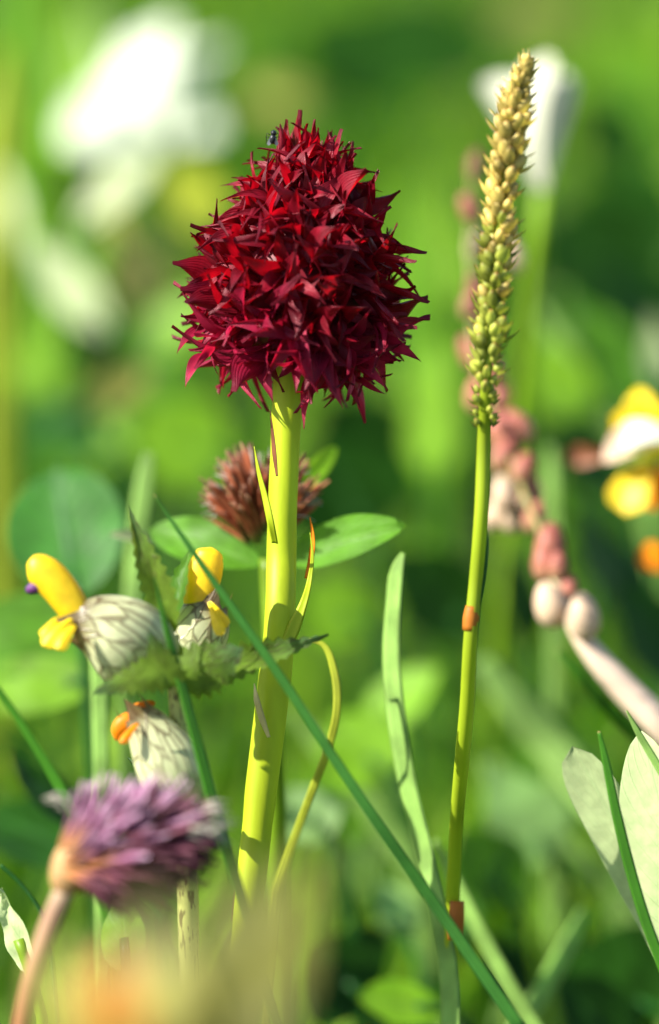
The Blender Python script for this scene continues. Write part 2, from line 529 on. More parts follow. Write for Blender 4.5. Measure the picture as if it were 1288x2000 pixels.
    o['category'] = 'ground cover'
    o['kind'] = 'stuff'


grass()


# ------------------------------------------------------------------ leaf and blade builders
def to_cam(p):
    return (CAM - p).normalized()


def blade_mesh(mb, pts, roll=0.0, fold=0.22, thick=0.10, n=36, nrm=None, ground=True, lean=0.35, mi=0, dz=None):
    """pts: (px, py, s, width px) from tip to base. Closed lens-shaped section."""
    raw = []
    for px, py, s, wp in pts:
        p = P(px, py, s)
        raw.append([p.x, p.y, p.z, wp * U(s) * 0.5])
    sm = catmull(raw, n)
    path = [Vector(r[:3]) for r in sm]
    wid = [max(r[3], 0.00003) for r in sm]
    if ground and path[-1].z > 0.001:
        t = (path[-1] - path[-2]).normalized()
        drop = path[-1].z + 0.002
        p0 = path[-1].copy()
        hd = Vector((t.x, t.y, 0)) * lean * drop / max(0.3, abs(t.z))
        for i in range(1, 8):
            f = i / 7
            path.append(p0 + hd * (f - 0.4 * f * f) + Vector((0, 0, -drop * f)))
            wid.append(wid[len(sm) - 1])
    rings = []
    m = len(path)
    for i, p in enumerate(path):
        t = (path[min(i + 1, m - 1)] - path[max(i - 1, 0)]).normalized()
        nn = Vector(nrm).normalized() if nrm is not None else to_cam(p)
        nn = Quaternion(t, roll) @ nn
        s = t.cross(nn).normalized()
        b = s.cross(t).normalized()
        h = wid[i]
        th = h * thick + 0.00002
        ring = []
        for x, k in ((-1, 0), (-0.5, 1), (0, 1), (0.5, 1), (1, 0), (0.5, -1), (0, -1), (-0.5, -1)):
            ring.append(p + s * (x * h) + b * (fold * h * abs(x) + k * th))
        rings.append(ring)
    mb.rings(rings, mi, us=[0, 0.25, 0.5, 0.75, 1, 0.75, 0.5, 0.25])
    # v must be 1 at the tip
    nb = len(rings) * 8
    for q in range(len(mb.uv) - nb, len(mb.uv)):
        mb.uv[q] = (mb.uv[q][0], 1 - mb.uv[q][1])
    return path[-1]


def grass_blade(label, pts, m, group='grass blades standing among the flowers', name='grass_blade', **kw):
    mb = MB()
    base = blade_mesh(mb, pts, **kw)
    o = mb.build(name, M[m], origin=base)
    return tag(o, label, 'grass blade', group)


PROF = {
    'strap': lambda t: (0.75 + 0.25 * min(1, t * 2)) * max(0.0, 1 - max(0, (t - 0.8) / 0.2) ** 2.2) ** 0.5,
    'ovate': lambda t: math.sin(math.pi * min(1, t ** 0.75)) ** 0.8,
    'lance': lambda t: math.sin(math.pi * t ** 0.62) ** 1.1,
    'ellip': lambda t: math.sin(math.pi * t) ** 0.62,
    'spat': lambda t: (0.22 + 0.78 * t ** 0.9) * (1 - max(0, (t - 0.62) / 0.38) ** 2.6) ** 0.5 if t < 1 else 0.0,
    'tri': lambda t: min(1, t * 8) ** 0.6 * (1 - t) ** 0.85,
    'round': lambda t: math.sin(math.pi * t) ** 0.5,
}


def leaf_mesh(mb, a, b, wid, nrm, prof='ovate', bend=0.0, fold=0.15, nu=16, nv=7, serr=0, samp=0.0, wave=0.03, mi=0, twist=0.0, notch=0.0):
    ax = b - a
    L_ = ax.length
    t0 = ax.normalized()
    n0 = Vector(nrm).normalized()
    n0 = (n0 - t0 * n0.dot(t0)).normalized()
    rows = []
    sd = random.random() * 50
    if serr:
        nu = serr * 2 + 1
    for i in range(nu + 1):
        t = i / nu
        nn = Quaternion(t0, twist * t) @ n0
        s = t0.cross(nn)
        c = a + ax * t + nn * (bend * L_ * 4 * t * (1 - t))
        h = wid * 0.5 * max(0.015, PROF[prof](t))
        if serr:
            h *= 1 + (samp if i % 2 else -samp)
        row = []
        for j in range(nv):
            x = 2 * j / (nv - 1) - 1
            wv = noise.noise(Vector((t * 4 + sd, x * 1.5, 0))) * wave * L_
            sh = notch * L_ * abs(x) * t
            row.append(c + s * (x * h) + nn * (fold * h * (abs(x) ** 1.4) + wv) + t0 * sh)
        rows.append(row)
    mb.sheet(rows, mi)


NL = (-0.60, -0.62, 0.5)
NT = (-0.25, -0.45, 0.85)
NM = (0.0, -0.85, 0.5)
NH = (0.45, -0.85, 0.25)
ND = (0.8, -0.5, 0.15)


def leaf(label, name, cat, base, tip, wpx, m, nrm=NM, group=None, stalk='stem_green', srad=0.0004, **kw):
    a, b = P(*base), P(*tip)
    g = ground_under(a, (random.uniform(-.006, .006), random.uniform(-.002, .008)))
    r = root(name, g, label, cat, group)
    mb = MB()
    leaf_mesh(mb, a, b, wpx * U((base[2] + tip[2]) / 2), nrm, **kw)
    mb.build('leaf_blade', M[m], r, origin=g)
    if a.z > 0.002:
        mb = MB()
        d = (b - a).normalized() * min(0.004, a.z * 0.3)
        pts = [list(g), list(g.lerp(a, 0.55) - d), list(a), list(a + d * 0.6)]
        path = [Vector(q) for q in catmull(pts, 9)]
        mb.tube(path, [srad] * 9, 6)
        mb.build('stalk', M[stalk], r, origin=g)
    return r


# ------------------------------------------------------------------ the vanilla orchid
def orchid():
    g = ground_under(P(478, 1810, 1), (-0.003, 0.004))
    rt = root('orchid', g, 'deep crimson conical orchid head on a thick yellow-green stem', 'orchid')
    # stem
    pts = [(588, 660, 2, 62), (568, 730, 2, 66), (561, 800, 2, 62), (556, 900, 2, 60), (552, 1000, 2, 60), (550, 1090, 2, 62), (548, 1180, 1, 62),
           (541, 1290, 1, 66), (527, 1410, 1, 68), (512, 1530, 1, 66), (500, 1640, 1, 62), (487, 1760, 1, 60)]
    raw = [[*P(a, b, c), d * U(c) / 2] for a, b, c, d in pts]
    raw.append([g.x + 0.0015, g.y, 0.02, 0.0011])
    raw.append([g.x, g.y, -0.002, 0.0013])
    sm = catmull(raw, 60)
    mb = MB()
    mb.tube([Vector(q[:3]) for q in sm], [q[3] * 0.95 * (1 + 0.05 * noise.noise(Vector((i * 0.35, 0, 0)))) for i, q in enumerate(sm)], 22)
    mb.build('stem', M['stem_yellow'], rt, origin=g)
    # core
    mb = MB()
    A, T = P(577, 684, 2), P(606, 340, 2)
    ax = (T - A)
    Lh = ax.length
    axn = ax.normalized()
    e1 = (RGT - axn * RGT.dot(axn)).normalized()
    e2 = axn.cross(e1)
    rbt = [(0, 86), (0.12, 138), (0.3, 150), (0.5, 138), (0.72, 100), (0.88, 58), (1.0, 18)]
    elt = [(0, -42), (0.12, -20), (0.3, -4), (0.5, 10), (0.72, 34), (0.88, 58), (1.0, 84)]

    def look(tb, h):
        for (a, x), (b, y) in zip(tb, tb[1:]):
            if h <= b:
                return x + (y - x) * (h - a) / (b - a)
        return tb[-1][1]
    px = U(2)
    hs = [i / 11 for i in range(12)]
    mb.tube([A + ax * (0.03 + 0.95 * h) for h in hs], [look(rbt, h) * px * 0.86 for h in hs], 14)
    mb.build('spike_core', M['core_red'], rt, origin=g)
    # petal meshes: base at the origin, growing along +Z, recurving towards +Y
    variants = []
    for k in range(8):
        rr = random.Random(40 + k)
        Lp = 1.0
        W = rr.uniform(0.21, 0.35)
        curl = rr.uniform(-0.6, 1.5)
        side = rr.uniform(-0.28, 0.28)
        tw = rr.uniform(-1.3, 1.3)
        mbp = MB()
        rows = []
        nu, nv = 14, 7
        for i in range(nu + 1):
            t = i / nu
            hw = 0.5 * W * max(0.05, (0.38 + 0.62 * math.sin(math.pi / 2 * t / 0.42)) if t < 0.42 else max(0.0, math.cos(math.pi / 2 * (t - 0.42) / 0.58)) ** 1.25)
            zc = t - 0.12 * curl * t * t
            yc = curl * 0.5 * t ** 2.4 - 0.10 * math.sin(math.pi * t)
            xc = side * t * t + 0.06 * math.sin(5 * t + k)
            ca, sa = math.cos(tw * t), math.sin(tw * t)
            row = []
            for j in range(nv):
                x = 2 * j / (nv - 1) - 1
                lx = x * hw
                ly = -0.55 * hw * x * x + 0.03 * math.sin(6 * t + 3 * x + k)
                row.append(Vector((xc + lx * ca - ly * sa, yc + lx * sa + ly * ca, zc)))
            rows.append(row)
        mbp.sheet(rows)
        variants.append(mbp)
    pmesh = {}
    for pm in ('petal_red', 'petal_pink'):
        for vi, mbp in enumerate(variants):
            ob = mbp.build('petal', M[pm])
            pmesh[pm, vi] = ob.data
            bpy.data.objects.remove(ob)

    N = 112
    ga = math.pi * (3 - math.sqrt(5))
    placed = []
    for k in range(N):
        h = (k + 0.5) / N
        h = h ** 1.08
        placed.append((h, k * ga))
    for (h, az) in placed:
        rr = random
        hj = min(1, max(0, h + rr.uniform(-0.02, 0.02)))
        rad = look(rbt, hj) * px
        el = R(look(elt, hj) + rr.uniform(-14, 14))
        rv = e1 * math.cos(az) + e2 * math.sin(az)
        out = (rv * math.cos(el) + axn * math.sin(el)).normalized()
        cpos = A + ax * hj
        bp_ = cpos + rv * rad * 0.80
        zax = out
        xax = (axn.cross(zax)).normalized() if abs(axn.dot(zax)) < 0.98 else e1
        yax = zax.cross(xax)
        mtx = Matrix((xax, yax, zax)).transposed()
        front = out.dot(to_cam(bp_)) > 0.12
        big = 1.0 + 0.22 * (1 - hj) - 0.12 * hj
        mbf = MB()
        # ovary and throat
        mbf.tube([Vector((0, 0, -0.0016)), Vector((0, 0, -0.0006)), Vector((0, 0, 0.0003)), Vector((0, 0, 0.0009))], [0.0004, 0.00055, 0.0005, 0.00022], 7)
        npet = 6
        petals = []
        for q in range(npet):
            a = 2 * math.pi * (q + rr.uniform(-0.2, 0.2)) / npet
            spread = R(rr.uniform(8, 56)) * (0.62 if hj > 0.8 else 1)
            if q == npet - 1:
                spread *= 0.55
            Ls = 0.0037 * big * rr.uniform(0.70, 1.25)
            # local +Y is away from the floret axis
            m1 = Matrix.Rotation(a, 3, 'Z') @ Matrix.Rotation(-spread, 3, 'X') @ Matrix.Rotation(rr.uniform(-0.5, 0.5), 3, 'Z')
            petals.append((m1, Ls, Ls * (1.65 if q == npet - 1 else rr.uniform(0.85, 1.2)), rr.randrange(8)))
        if not front:
            for m1, Ls, Ws, vi in petals:
                b = len(mbf.v)
                src = variants[vi]
                for v, u in zip(src.v, src.uv):
                    q = m1 @ Vector((v[0] * Ws, v[1] * Ls, v[2] * Ls))
                    mbf.vert(q, u)
                for fc in src.f:
                    mbf.f.append(tuple(i + b for i in fc)); mbf.mi.append(0)
            petals = []
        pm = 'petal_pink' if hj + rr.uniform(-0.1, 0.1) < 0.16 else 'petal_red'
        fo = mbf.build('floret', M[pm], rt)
        fo.matrix_local = Matrix.Translation(bp_ - g) @ mtx.to_4x4()
        for m1, Ls, Ws, vi in petals:
            po = bpy.data.objects.new('petal', pmesh[pm, vi])
            COL.objects.link(po)
            po.parent = fo
            po.matrix_local = m1.to_4x4() @ Matrix.Diagonal((Ws, Ls, Ls, 1))
    # a few long drooping petals below the head
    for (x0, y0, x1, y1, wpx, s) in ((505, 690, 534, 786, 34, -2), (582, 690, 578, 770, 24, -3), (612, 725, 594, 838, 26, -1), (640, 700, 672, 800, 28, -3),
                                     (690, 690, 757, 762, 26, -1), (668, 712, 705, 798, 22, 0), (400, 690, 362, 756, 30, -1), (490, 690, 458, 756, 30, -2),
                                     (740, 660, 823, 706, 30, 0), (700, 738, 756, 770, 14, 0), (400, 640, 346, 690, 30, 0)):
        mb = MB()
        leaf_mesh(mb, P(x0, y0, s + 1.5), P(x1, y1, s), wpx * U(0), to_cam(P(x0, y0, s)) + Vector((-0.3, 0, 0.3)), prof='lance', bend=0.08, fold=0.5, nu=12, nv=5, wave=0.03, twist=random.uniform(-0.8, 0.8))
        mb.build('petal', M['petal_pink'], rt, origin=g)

    # stem bracts
    def bract(pts, m, **kw):
        mb = MB()
        blade_mesh(mb, pts, ground=False, **kw)
        mb.build('bract', M[m], rt, origin=g)
    bract([(497, 872, -1, 1), (506, 920, -1, 9), (519, 970, -1, 14), (530, 1020, -1, 16), (538, 1060, 0, 14)], 'stem_yellow', fold=0.3, roll=0.5)
    bract([(606, 1040, 1, 1), (611, 1080, 1, 6), (606, 1130, 1, 10), (594, 1178, 0, 16), (576, 1225, 0, 26), (556, 1270, 0, 24)], 'stem_yellow', fold=0.4, roll=0.2)
    bract([(497, 1335, 0, 2), (502, 1365, -1, 14), (512, 1400, -1, 16), (526, 1440, -1, 8)], 'straw_edge', fold=0.2, nrm=(-0.6, -0.8, 0.2))
    bract([(528, 800, 0, 1), (533, 840, 0, 8), (538, 890, 0, 12), (542, 930, 0, 6)], 'brown', fold=0.3, nrm=(-0.7, -0.7, 0.2))
    bract([(606, 1010, 2, 2), (612, 1050, 2, 9), (608, 1095, 2, 12), (598, 1130, 2, 6)], 'orange', fold=0.4, roll=0.4)
    # sheathing leaf at the foot, brownish edge
    bract([(500, 1470, 3, 1), (488, 1560, 4, 22), (474, 1680, 5, 30), (462, 1800, 5, 34)], 'brown', fold=0.5, roll=-0.6)
    return g


G_ORCHID = orchid()


# fly on the top of the head
def fly():
    c = P(533, 268, -2)
    rt = root('fly', c, 'tiny black fly sitting on top of the crimson flower head', 'fly')
    u = U(0)
    mb = MB()
    mb.ovoid(c + Vector((-2 * u, 0, -14 * u)), c + Vector((2 * u, 0, 6 * u)), 7 * u)
    mb.ovoid(c + Vector((1 * u, 0, 3 * u)), c + Vector((3 * u, -2 * u, 14 * u)), 6 * u)
    mb.build('body', M['fly'], rt, origin=c)
    for s in (-1, 1):
        mb = MB()
        leaf_mesh(mb, c + Vector((s * 2 * u, -4 * u, 4 * u)), c + Vector((s * 9 * u, -2 * u, -16 * u)), 9 * u, (0, -1, 0.3), prof='spat', wave=0, nu=8, nv=3)
        mb.build('wing', M['wing'], rt, origin=c)
    for s in (-1, 1):
        for k in range(3):
            mb = MB()
            z = (k * 6 - 8) * u
            mb.tube([c + Vector((s * 5 * u, 2 * u, z)), c + Vector((s * 11 * u, 3 * u, z + 3 * u)), c + Vector((s * 13 * u, 6 * u, z - 6 * u))], [0.8 * u] * 3, 4)
            mb.build('leg', M['fly'], rt, origin=c)


fly()


# ------------------------------------------------------------------ yellow rattle
def rattle():
    S = -6.0
    g = ground_under(P(368, 1900, 0), (0.002, 0.0))
    rt = root('yellow_rattle', g, 'yellow rattle with papery veined calyxes and two yellow hooked flowers', 'wildflower')
    u = U(S)
    pts = [(338, 1240, S, 24), (342, 1330, S, 30), (352, 1440, S, 38), (360, 1560, S, 44), (366, 1700, S + 2, 42), (370, 1880, S + 4, 40)]
    raw = [[*P(a, b, c), d * U(c) / 2] for a, b, c, d in pts]
    raw.append([g.x, g.y, -0.002, 0.0006])
    sm = catmull(raw, 40)
    mb = MB()
    mb.tube([Vector(q[:3]) for q in sm], [q[3] for q in sm], 4, ridge=0.0, side=Vector((0.7, -0.7, 0)))
    mb2 = MB()
    mb2.tube([Vector(q[:3]) for q in sm], [q[3] for q in sm], 10)
    mb2.build('stem', M['rattle_stem'], rt, origin=g)

    def sac(path, flat=0.5, teeth=4, depth=26, nr=22, n=24):
        """inflated calyx; path (px, py, s, half width px) from base to mouth"""
        raw = [[*P(a, b, c), d * U(c)] for a, b, c, d in path]
        sm = catmull(raw, nr)
        pth = [Vector(q[:3]) for q in sm]
        rad = [q[3] for q in sm]
        rings = []
        for i, p in enumerate(pth):
            t = (pth[min(i + 1, nr - 1)] - pth[max(i - 1, 0)]).normalized()
            b = to_cam(p)
            b = (b - t * b.dot(t)).normalized()
            s = b.cross(t)
            ring = []
            for j in range(n):
                a = 2 * math.pi * j / n
                rr_ = rad[i] * (1 + 0.03 * noise.noise(Vector((math.cos(a) * 2, math.sin(a) * 2, i * 0.25))))
                q = p + s * (rr_ * math.cos(a)) + b * (rr_ * flat * math.sin(a))
                ring.append(q)
            rings.append(ring)
        # toothed mouth
        t = (pth[-1] - pth[-2]).normalized()
        last = []
        for j in range(n):
            ph = (j * teeth / n) % 1.0
            k = 1 - abs(ph * 2 - 1)
            k = max(0.0, abs(ph * 2 - 1)) ** 1.5
            q = rings[-1][j]
            last.append(pth[-1] + (q - pth[-1]) * (0.95 - 0.12 * k) + t * (depth * 1.7 * u * k))
        rings.append(last)
        mb = MB()
        mb.rings(rings, cap0=True, cap1=False, us=[abs(2 * j / n - 1) for j in range(n)])
        return mb

    # left calyx, right calyx, lower calyx
    ca = sac([(334, 1338, S, 12), (318, 1318, S, 44), (284, 1284, S - 1, 78), (234, 1244, S - 2, 84), (184, 1222, S - 2, 62), (152, 1216, S - 2, 42)], 0.55).build('calyx', M['calyx'], rt, origin=g)
    cb = sac([(344, 1338, S + 1, 12), (354, 1310, S + 2, 40), (374, 1262, S + 3, 58), (398, 1212, S + 3, 56), (412, 1180, S + 3, 36)], 0.6, depth=24).build('calyx', M['calyx'], rt, origin=g)
    cc = sac([(378, 1600, S, 14), (368, 1572, S, 44), (342, 1520, S - 1, 64), (310, 1456, S - 1, 58), (284, 1416, S - 1, 42), (268, 1396, S - 1, 32)], 0.6, depth=24).build('calyx', M['calyx'], rt, origin=g)
    # second calyx half hidden behind the top pair
    sac([(340, 1336, S + 6, 10), (332, 1290, S + 7, 40), (322, 1240, S + 8, 44), (316, 1205, S + 8, 26)], 0.6, depth=18).build('calyx', M['calyx'], rt, origin=g)

    # corollas
    def helmet(path, lip, tooth, m='yellow', lipm='yellow'):
        raw = [[*P(a, b, c), d * U(c)] for a, b, c, d in path]
        sm = catmull(raw, 20)
        mb = MB()
        pth = [Vector(q[:3]) for q in sm]
        rad = [max(q[3], 0.00004) for q in sm]
        mb.tube(pth, rad, 14, flat=0.62, side=(RGT * 0.7 + UPV * 0.7))
        h = mb.build('corolla', M[m], rt, origin=g)
        for (x0, y0, x1, y1, wpx, sx) in lip:
            mb = MB()
            leaf_mesh(mb, P(x0, y0, sx), P(x1, y1, sx - 1), wpx * u, to_cam(P(x0, y0, sx)) + Vector((-0.3, 0, 0.5)), prof='spat', bend=0.12, fold=-0.5, nu=10, nv=7, wave=0.05)
            mb.build('lower_lip', M[lipm], h, origin=g).location = (0, 0, 0)
        if tooth:
            mb = MB()
            (x0, y0, x1, y1, r_) = tooth
            mb.ovoid(P(x0, y0, S - 2), P(x1, y1, S - 2), r_ * u, 8, 7)
            mb.build('tooth', M['violet'], h, origin=g).location = (0, 0, 0)
    helmet([(190, 1236, S - 2, 20), (160, 1208, S - 2, 27), (140, 1182, S - 2, 32), (117, 1150, S - 2, 35), (97, 1128, S - 2, 36), (80, 1114, S - 2, 33), (66, 1106, S - 2, 26), (57, 1103, S - 2, 15), (53, 1102, S - 2, 3)],
           [(140, 1208, 84, 1262, 44, S - 3), (146, 1220, 110, 1268, 40, S - 4), (128, 1200, 80, 1244, 36, S - 2)], (90, 1140, 50, 1154, 13))
    helmet([(388, 1200, S + 3, 24), (390, 1170, S + 3, 32), (396, 1140, S + 3, 34), (402, 1110, S + 3, 34), (408, 1088, S + 3, 29), (412, 1074, S + 3, 18), (413, 1069, S + 3, 3)],
           [(408, 1175, 444, 1226, 34, S + 2), (412, 1185, 434, 1242, 30, S + 1)], None)
    helmet([(290, 1430, S - 1, 14), (268, 1412, S - 1, 20), (246, 1412, S - 1, 19), (232, 1428, S - 1, 15), (228, 1446, S - 1, 3)],
           [(270, 1412, 236, 1452, 24, S - 2)], None, 'orange', 'orange')
    mb = MB()
    mb.ovoid(P(250, 1388, S), P(304, 1372, S), 11 * u)
    mb.build('corolla', M['orange'], rt, origin=g)

    # bracts
    def br(a, b, wpx, nrm, serr, samp=0.16, prof='tri', m='bract', **kw):
        mb = MB()
        leaf_mesh(mb, P(*a), P(*b), wpx * u, nrm, prof=prof, serr=serr, samp=samp, nv=7, **kw)
        mb.build('bract', M[m], rt, origin=g)
    br((340, 1240, S - 1), (249, 986, S - 1), 60, (0.1, -1, 0.15), 11, fold=0.5, bend=0.04, prof='lance')
    br((338, 1215, S + 2), (372, 1072, S + 3), 58, (-0.7, -0.8, 0.3), 6, fold=0.6, prof='lance', m='leaf')
    br((332, 1304, S - 4), (178, 1356, S - 5), 92, (-0.4, -0.8, 0.2), 8, fold=-0.2, bend=0.06, prof='tri')
    br((336, 1330, S - 2), (642, 1240, S), 120, (0.15, -0.75, 0.8), 13, samp=0.2, fold=0.55, bend=-0.05, prof='tri')
    br((340, 1338, S - 3), (476, 1266, S - 3), 104, (-0.3, -1, 0.15), 7, fold=-0.3, prof='ovate')
    br((330, 1346, S - 4), (292, 1232, S - 5), 100, (-0.3, -1, 0.1), 7, fold=-0.25, prof='tri')
    br((356, 1560, S - 1), (250, 1480, S + 6), 70, (-0.2, -0.6, 0.8), 7, prof='tri')


rattle()


# ------------------------------------------------------------------ clover heads
def clover_head(rt, g, base, tip, n, half, length, wid, chooser, spread, s_unit, seed, inner=0.3):
    rr = random.Random(seed)
    A, T = base, tip
    ax = (T - A)
    axn = ax.normalized()
    e1 = axn.orthogonal().normalized()
    e2 = axn.cross(e1)
    ga = math.pi * (3 - math.sqrt(5))
    # three shared floret meshes
    meshes = {}
    def mesh(kind, k):
        if (kind, k) in meshes:
            return meshes[(kind, k)]
        q = random.Random(k * 7 + 1)
        mb = MB()
        c = q.uniform(-0.12, 0.12)
        pth = [Vector((c * t * t, 0.16 * t * t * (1 if k % 2 else 0.4), t)) for t in (0, 0.2, 0.45, 0.7, 0.88, 1.0)]
        mb.tube(pth, [0.07, 0.09, 0.085, 0.10, 0.085, 0.012], 7, flat=0.7)
        # standard petal folding back from the tube
        rows = []
        for i in range(5):
            t = i / 4
            y = 0.10 + 0.16 * t * t
            hw = 0.10 * math.sin(math.pi * (0.25 + 0.7 * t))
            rows.append([Vector((x * hw + c * 0.5, y - 0.06 * abs(x), 0.5 + 0.6 * t)) for x in (-1, 0, 1)])
        mb.sheet(rows, 0, 0.5, 1.0)
        o = mb.build('floret', M[kind])
        meshes[(kind, k)] = o.data
        bpy.data.objects.remove(o)
        return meshes[(kind, k)]
    for i in range(n):
        t = (i + 0.5) / n
        az = i * ga + rr.uniform(-0.25, 0.25)
        th = (spread * (1 - t) ** 0.8 + 0.06) * rr.uniform(0.9, 1.1)
        side = (e1 * math.cos(az) + e2 * math.sin(az))
        d = (axn * math.cos(th) + side * math.sin(th)).normalized()
        rad = half * (0.62 * math.sin(math.pi * (0.22 + 0.70 * t)) ** 0.8)
        p = A + ax * (inner * t) + side * rad * 0.8
        # florets bend towards the axis
        d = (d + Vector((rr.uniform(-.1, .1), rr.uniform(-.1, .1), rr.uniform(-.1, .1)))).normalized()
        x = d.orthogonal().normalized()
        o_ = side - d * side.dot(d)
        y = o_.normalized() if o_.length > 1e-6 else d.cross(x)
        x = y.cross(d)
        Ls = length * rr.uniform(0.82, 1.12)
        ob = bpy.data.objects.new('floret', mesh(chooser(p, d, rr), rr.randrange(5)))
        COL.objects.link(ob)
        ob.parent = rt
        ob.matrix_local = Matrix.Translation(p - g) @ Matrix((x, y, d)).transposed().to_4x4() @ Matrix.Diagonal((Ls * wid, Ls * wid, Ls, 1))


def hairs(rt, g, items, m='hair', r=0.00006):
    mb = MB()
    for a, b in items:
        mid = a.lerp(b, 0.5) + Vector((0, 0, 0.0002))
        mb.tube([a, mid, b], [r, r * 0.8, r * 0.3], 4)
    o = mb.build('hair_tuft', M[m], rt, origin=g)
    return o


def purple_clover():
    S = -21
    u = U(S)
    stem_px = [(140, 1715, S, 46), (120, 1755, S, 44), (88, 1830, S, 40), (58, 1920, S, 38), (40, 2010, S, 36)]
    low = P(30, 2080, S)
    g = ground_under(low, (-0.002, 0.0))
    rt = root('red_clover', g, 'withering purple clover head on a brown stem, close to the camera', 'clover', 'clover heads')
    raw = [[*P(a, b, c), d * U(c) / 2] for a, b, c, d in stem_px] + [[g.x, g.y, 0.015, 0.0006], [g.x, g.y, -0.002, 0.0006]]
    raw.reverse()
    sm = catmull(raw, 26)
    mb = MB()
    mb.tube([Vector(q[:3]) for q in sm], [q[3] for q in sm], 9)
    mb.build('stem', M['clover_stem'], rt, origin=g)
    # receptacle / calyx cup
    mb = MB()
    mb.ovoid(P(118, 1752, S), P(168, 1640, S), 38 * u, 14, 11, taper=-0.35)
    mb.build('calyx', M['peach'], rt, origin=g)

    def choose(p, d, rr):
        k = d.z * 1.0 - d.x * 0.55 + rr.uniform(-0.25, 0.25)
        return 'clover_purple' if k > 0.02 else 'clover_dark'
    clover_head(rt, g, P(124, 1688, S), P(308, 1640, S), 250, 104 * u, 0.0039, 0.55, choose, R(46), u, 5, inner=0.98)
    rr = random.Random(2)
    it = []
    for i in range(26):
        a = P(385 + rr.uniform(-20, 25), 1590 + rr.uniform(-20, 40), S + rr.uniform(-3, 3))
        it.append((a, a + RGT * rr.uniform(30, 70) * u + UPV * rr.uniform(-40, 15) * u))
    for i in range(7):
        a = P(130 + rr.uniform(-15, 30), 1570 + rr.uniform(-20, 40), S + rr.uniform(-3, 3))
        it.append((a, a - RGT * rr.uniform(15, 50) * u + UPV * rr.uniform(-10, 25) * u))
    hairs(rt, g, it, r=0.00010)


purple_clover()


def brown_clover():
    S = 13
    u = U(S)
    g = ground_under(P(540, 1500, S + 3), (0.0, 0.004))
    rt = root('red_clover', g, 'dried reddish brown clover head half hidden behind the thick orchid stem', 'clover', 'clover heads')
    raw = [[*P(522, 1090, S), 0.0006], [*P(530, 1250, S), 0.0006], [*P(538, 1500, S + 3), 0.0007], [g.x, g.y, -0.002, 0.0007]]
    raw.reverse()
    sm = catmull(raw, 20)
    mb = MB()
    mb.tube([Vector(q[:3]) for q in sm], [q[3] for q in sm], 8)
    mb.build('stem', M['stem_green'], rt, origin=g)
    clover_head(rt, g, P(518, 1062, S), P(510, 960, S), 115, 90 * u, 0.0038, 0.66, lambda p, d, rr: 'clover_brown', R(42), u, 8, inner=0.8)
    rr = random.Random(3)
    it = []
    for i in range(50):
        a0 = rr.uniform(R(60), R(200)) if i % 3 else rr.uniform(R(-20), R(60))
        c = P(512, 985, S + rr.uniform(-3, 3))
        d = RGT * math.cos(a0) + UPV * math.sin(a0)
        it.append((c + d * 70 * u, c + d * (100 + rr.uniform(-10, 20)) * u))
    hairs(rt, g, it)
    for (a, b, wp, nr, m) in (((512, 1104, S), (292, 1036, S + 4), 96, (-0.1, -0.85, 0.6), 'leaf'), ((560, 1100, S), (794, 1026, S - 4), 92, (-0.35, -0.85, 0.6), 'leaf'),
                              ((575, 965, S + 6), (657, 872, S + 8), 40, (0.1, -0.9, 0.2), 'leaf_bright'), ((310, 1062, S + 6), (214, 1044, S + 4), 30, NL, 'leaf_pale')):
        mb = MB()
        leaf_mesh(mb, P(*a), P(*b), wp * u, nr, prof='ellip', bend=0.07, fold=0.3, nu=18, nv=9, wave=0.02)
        mb.build('leaf', M[m], rt, origin=g)


brown_clover()


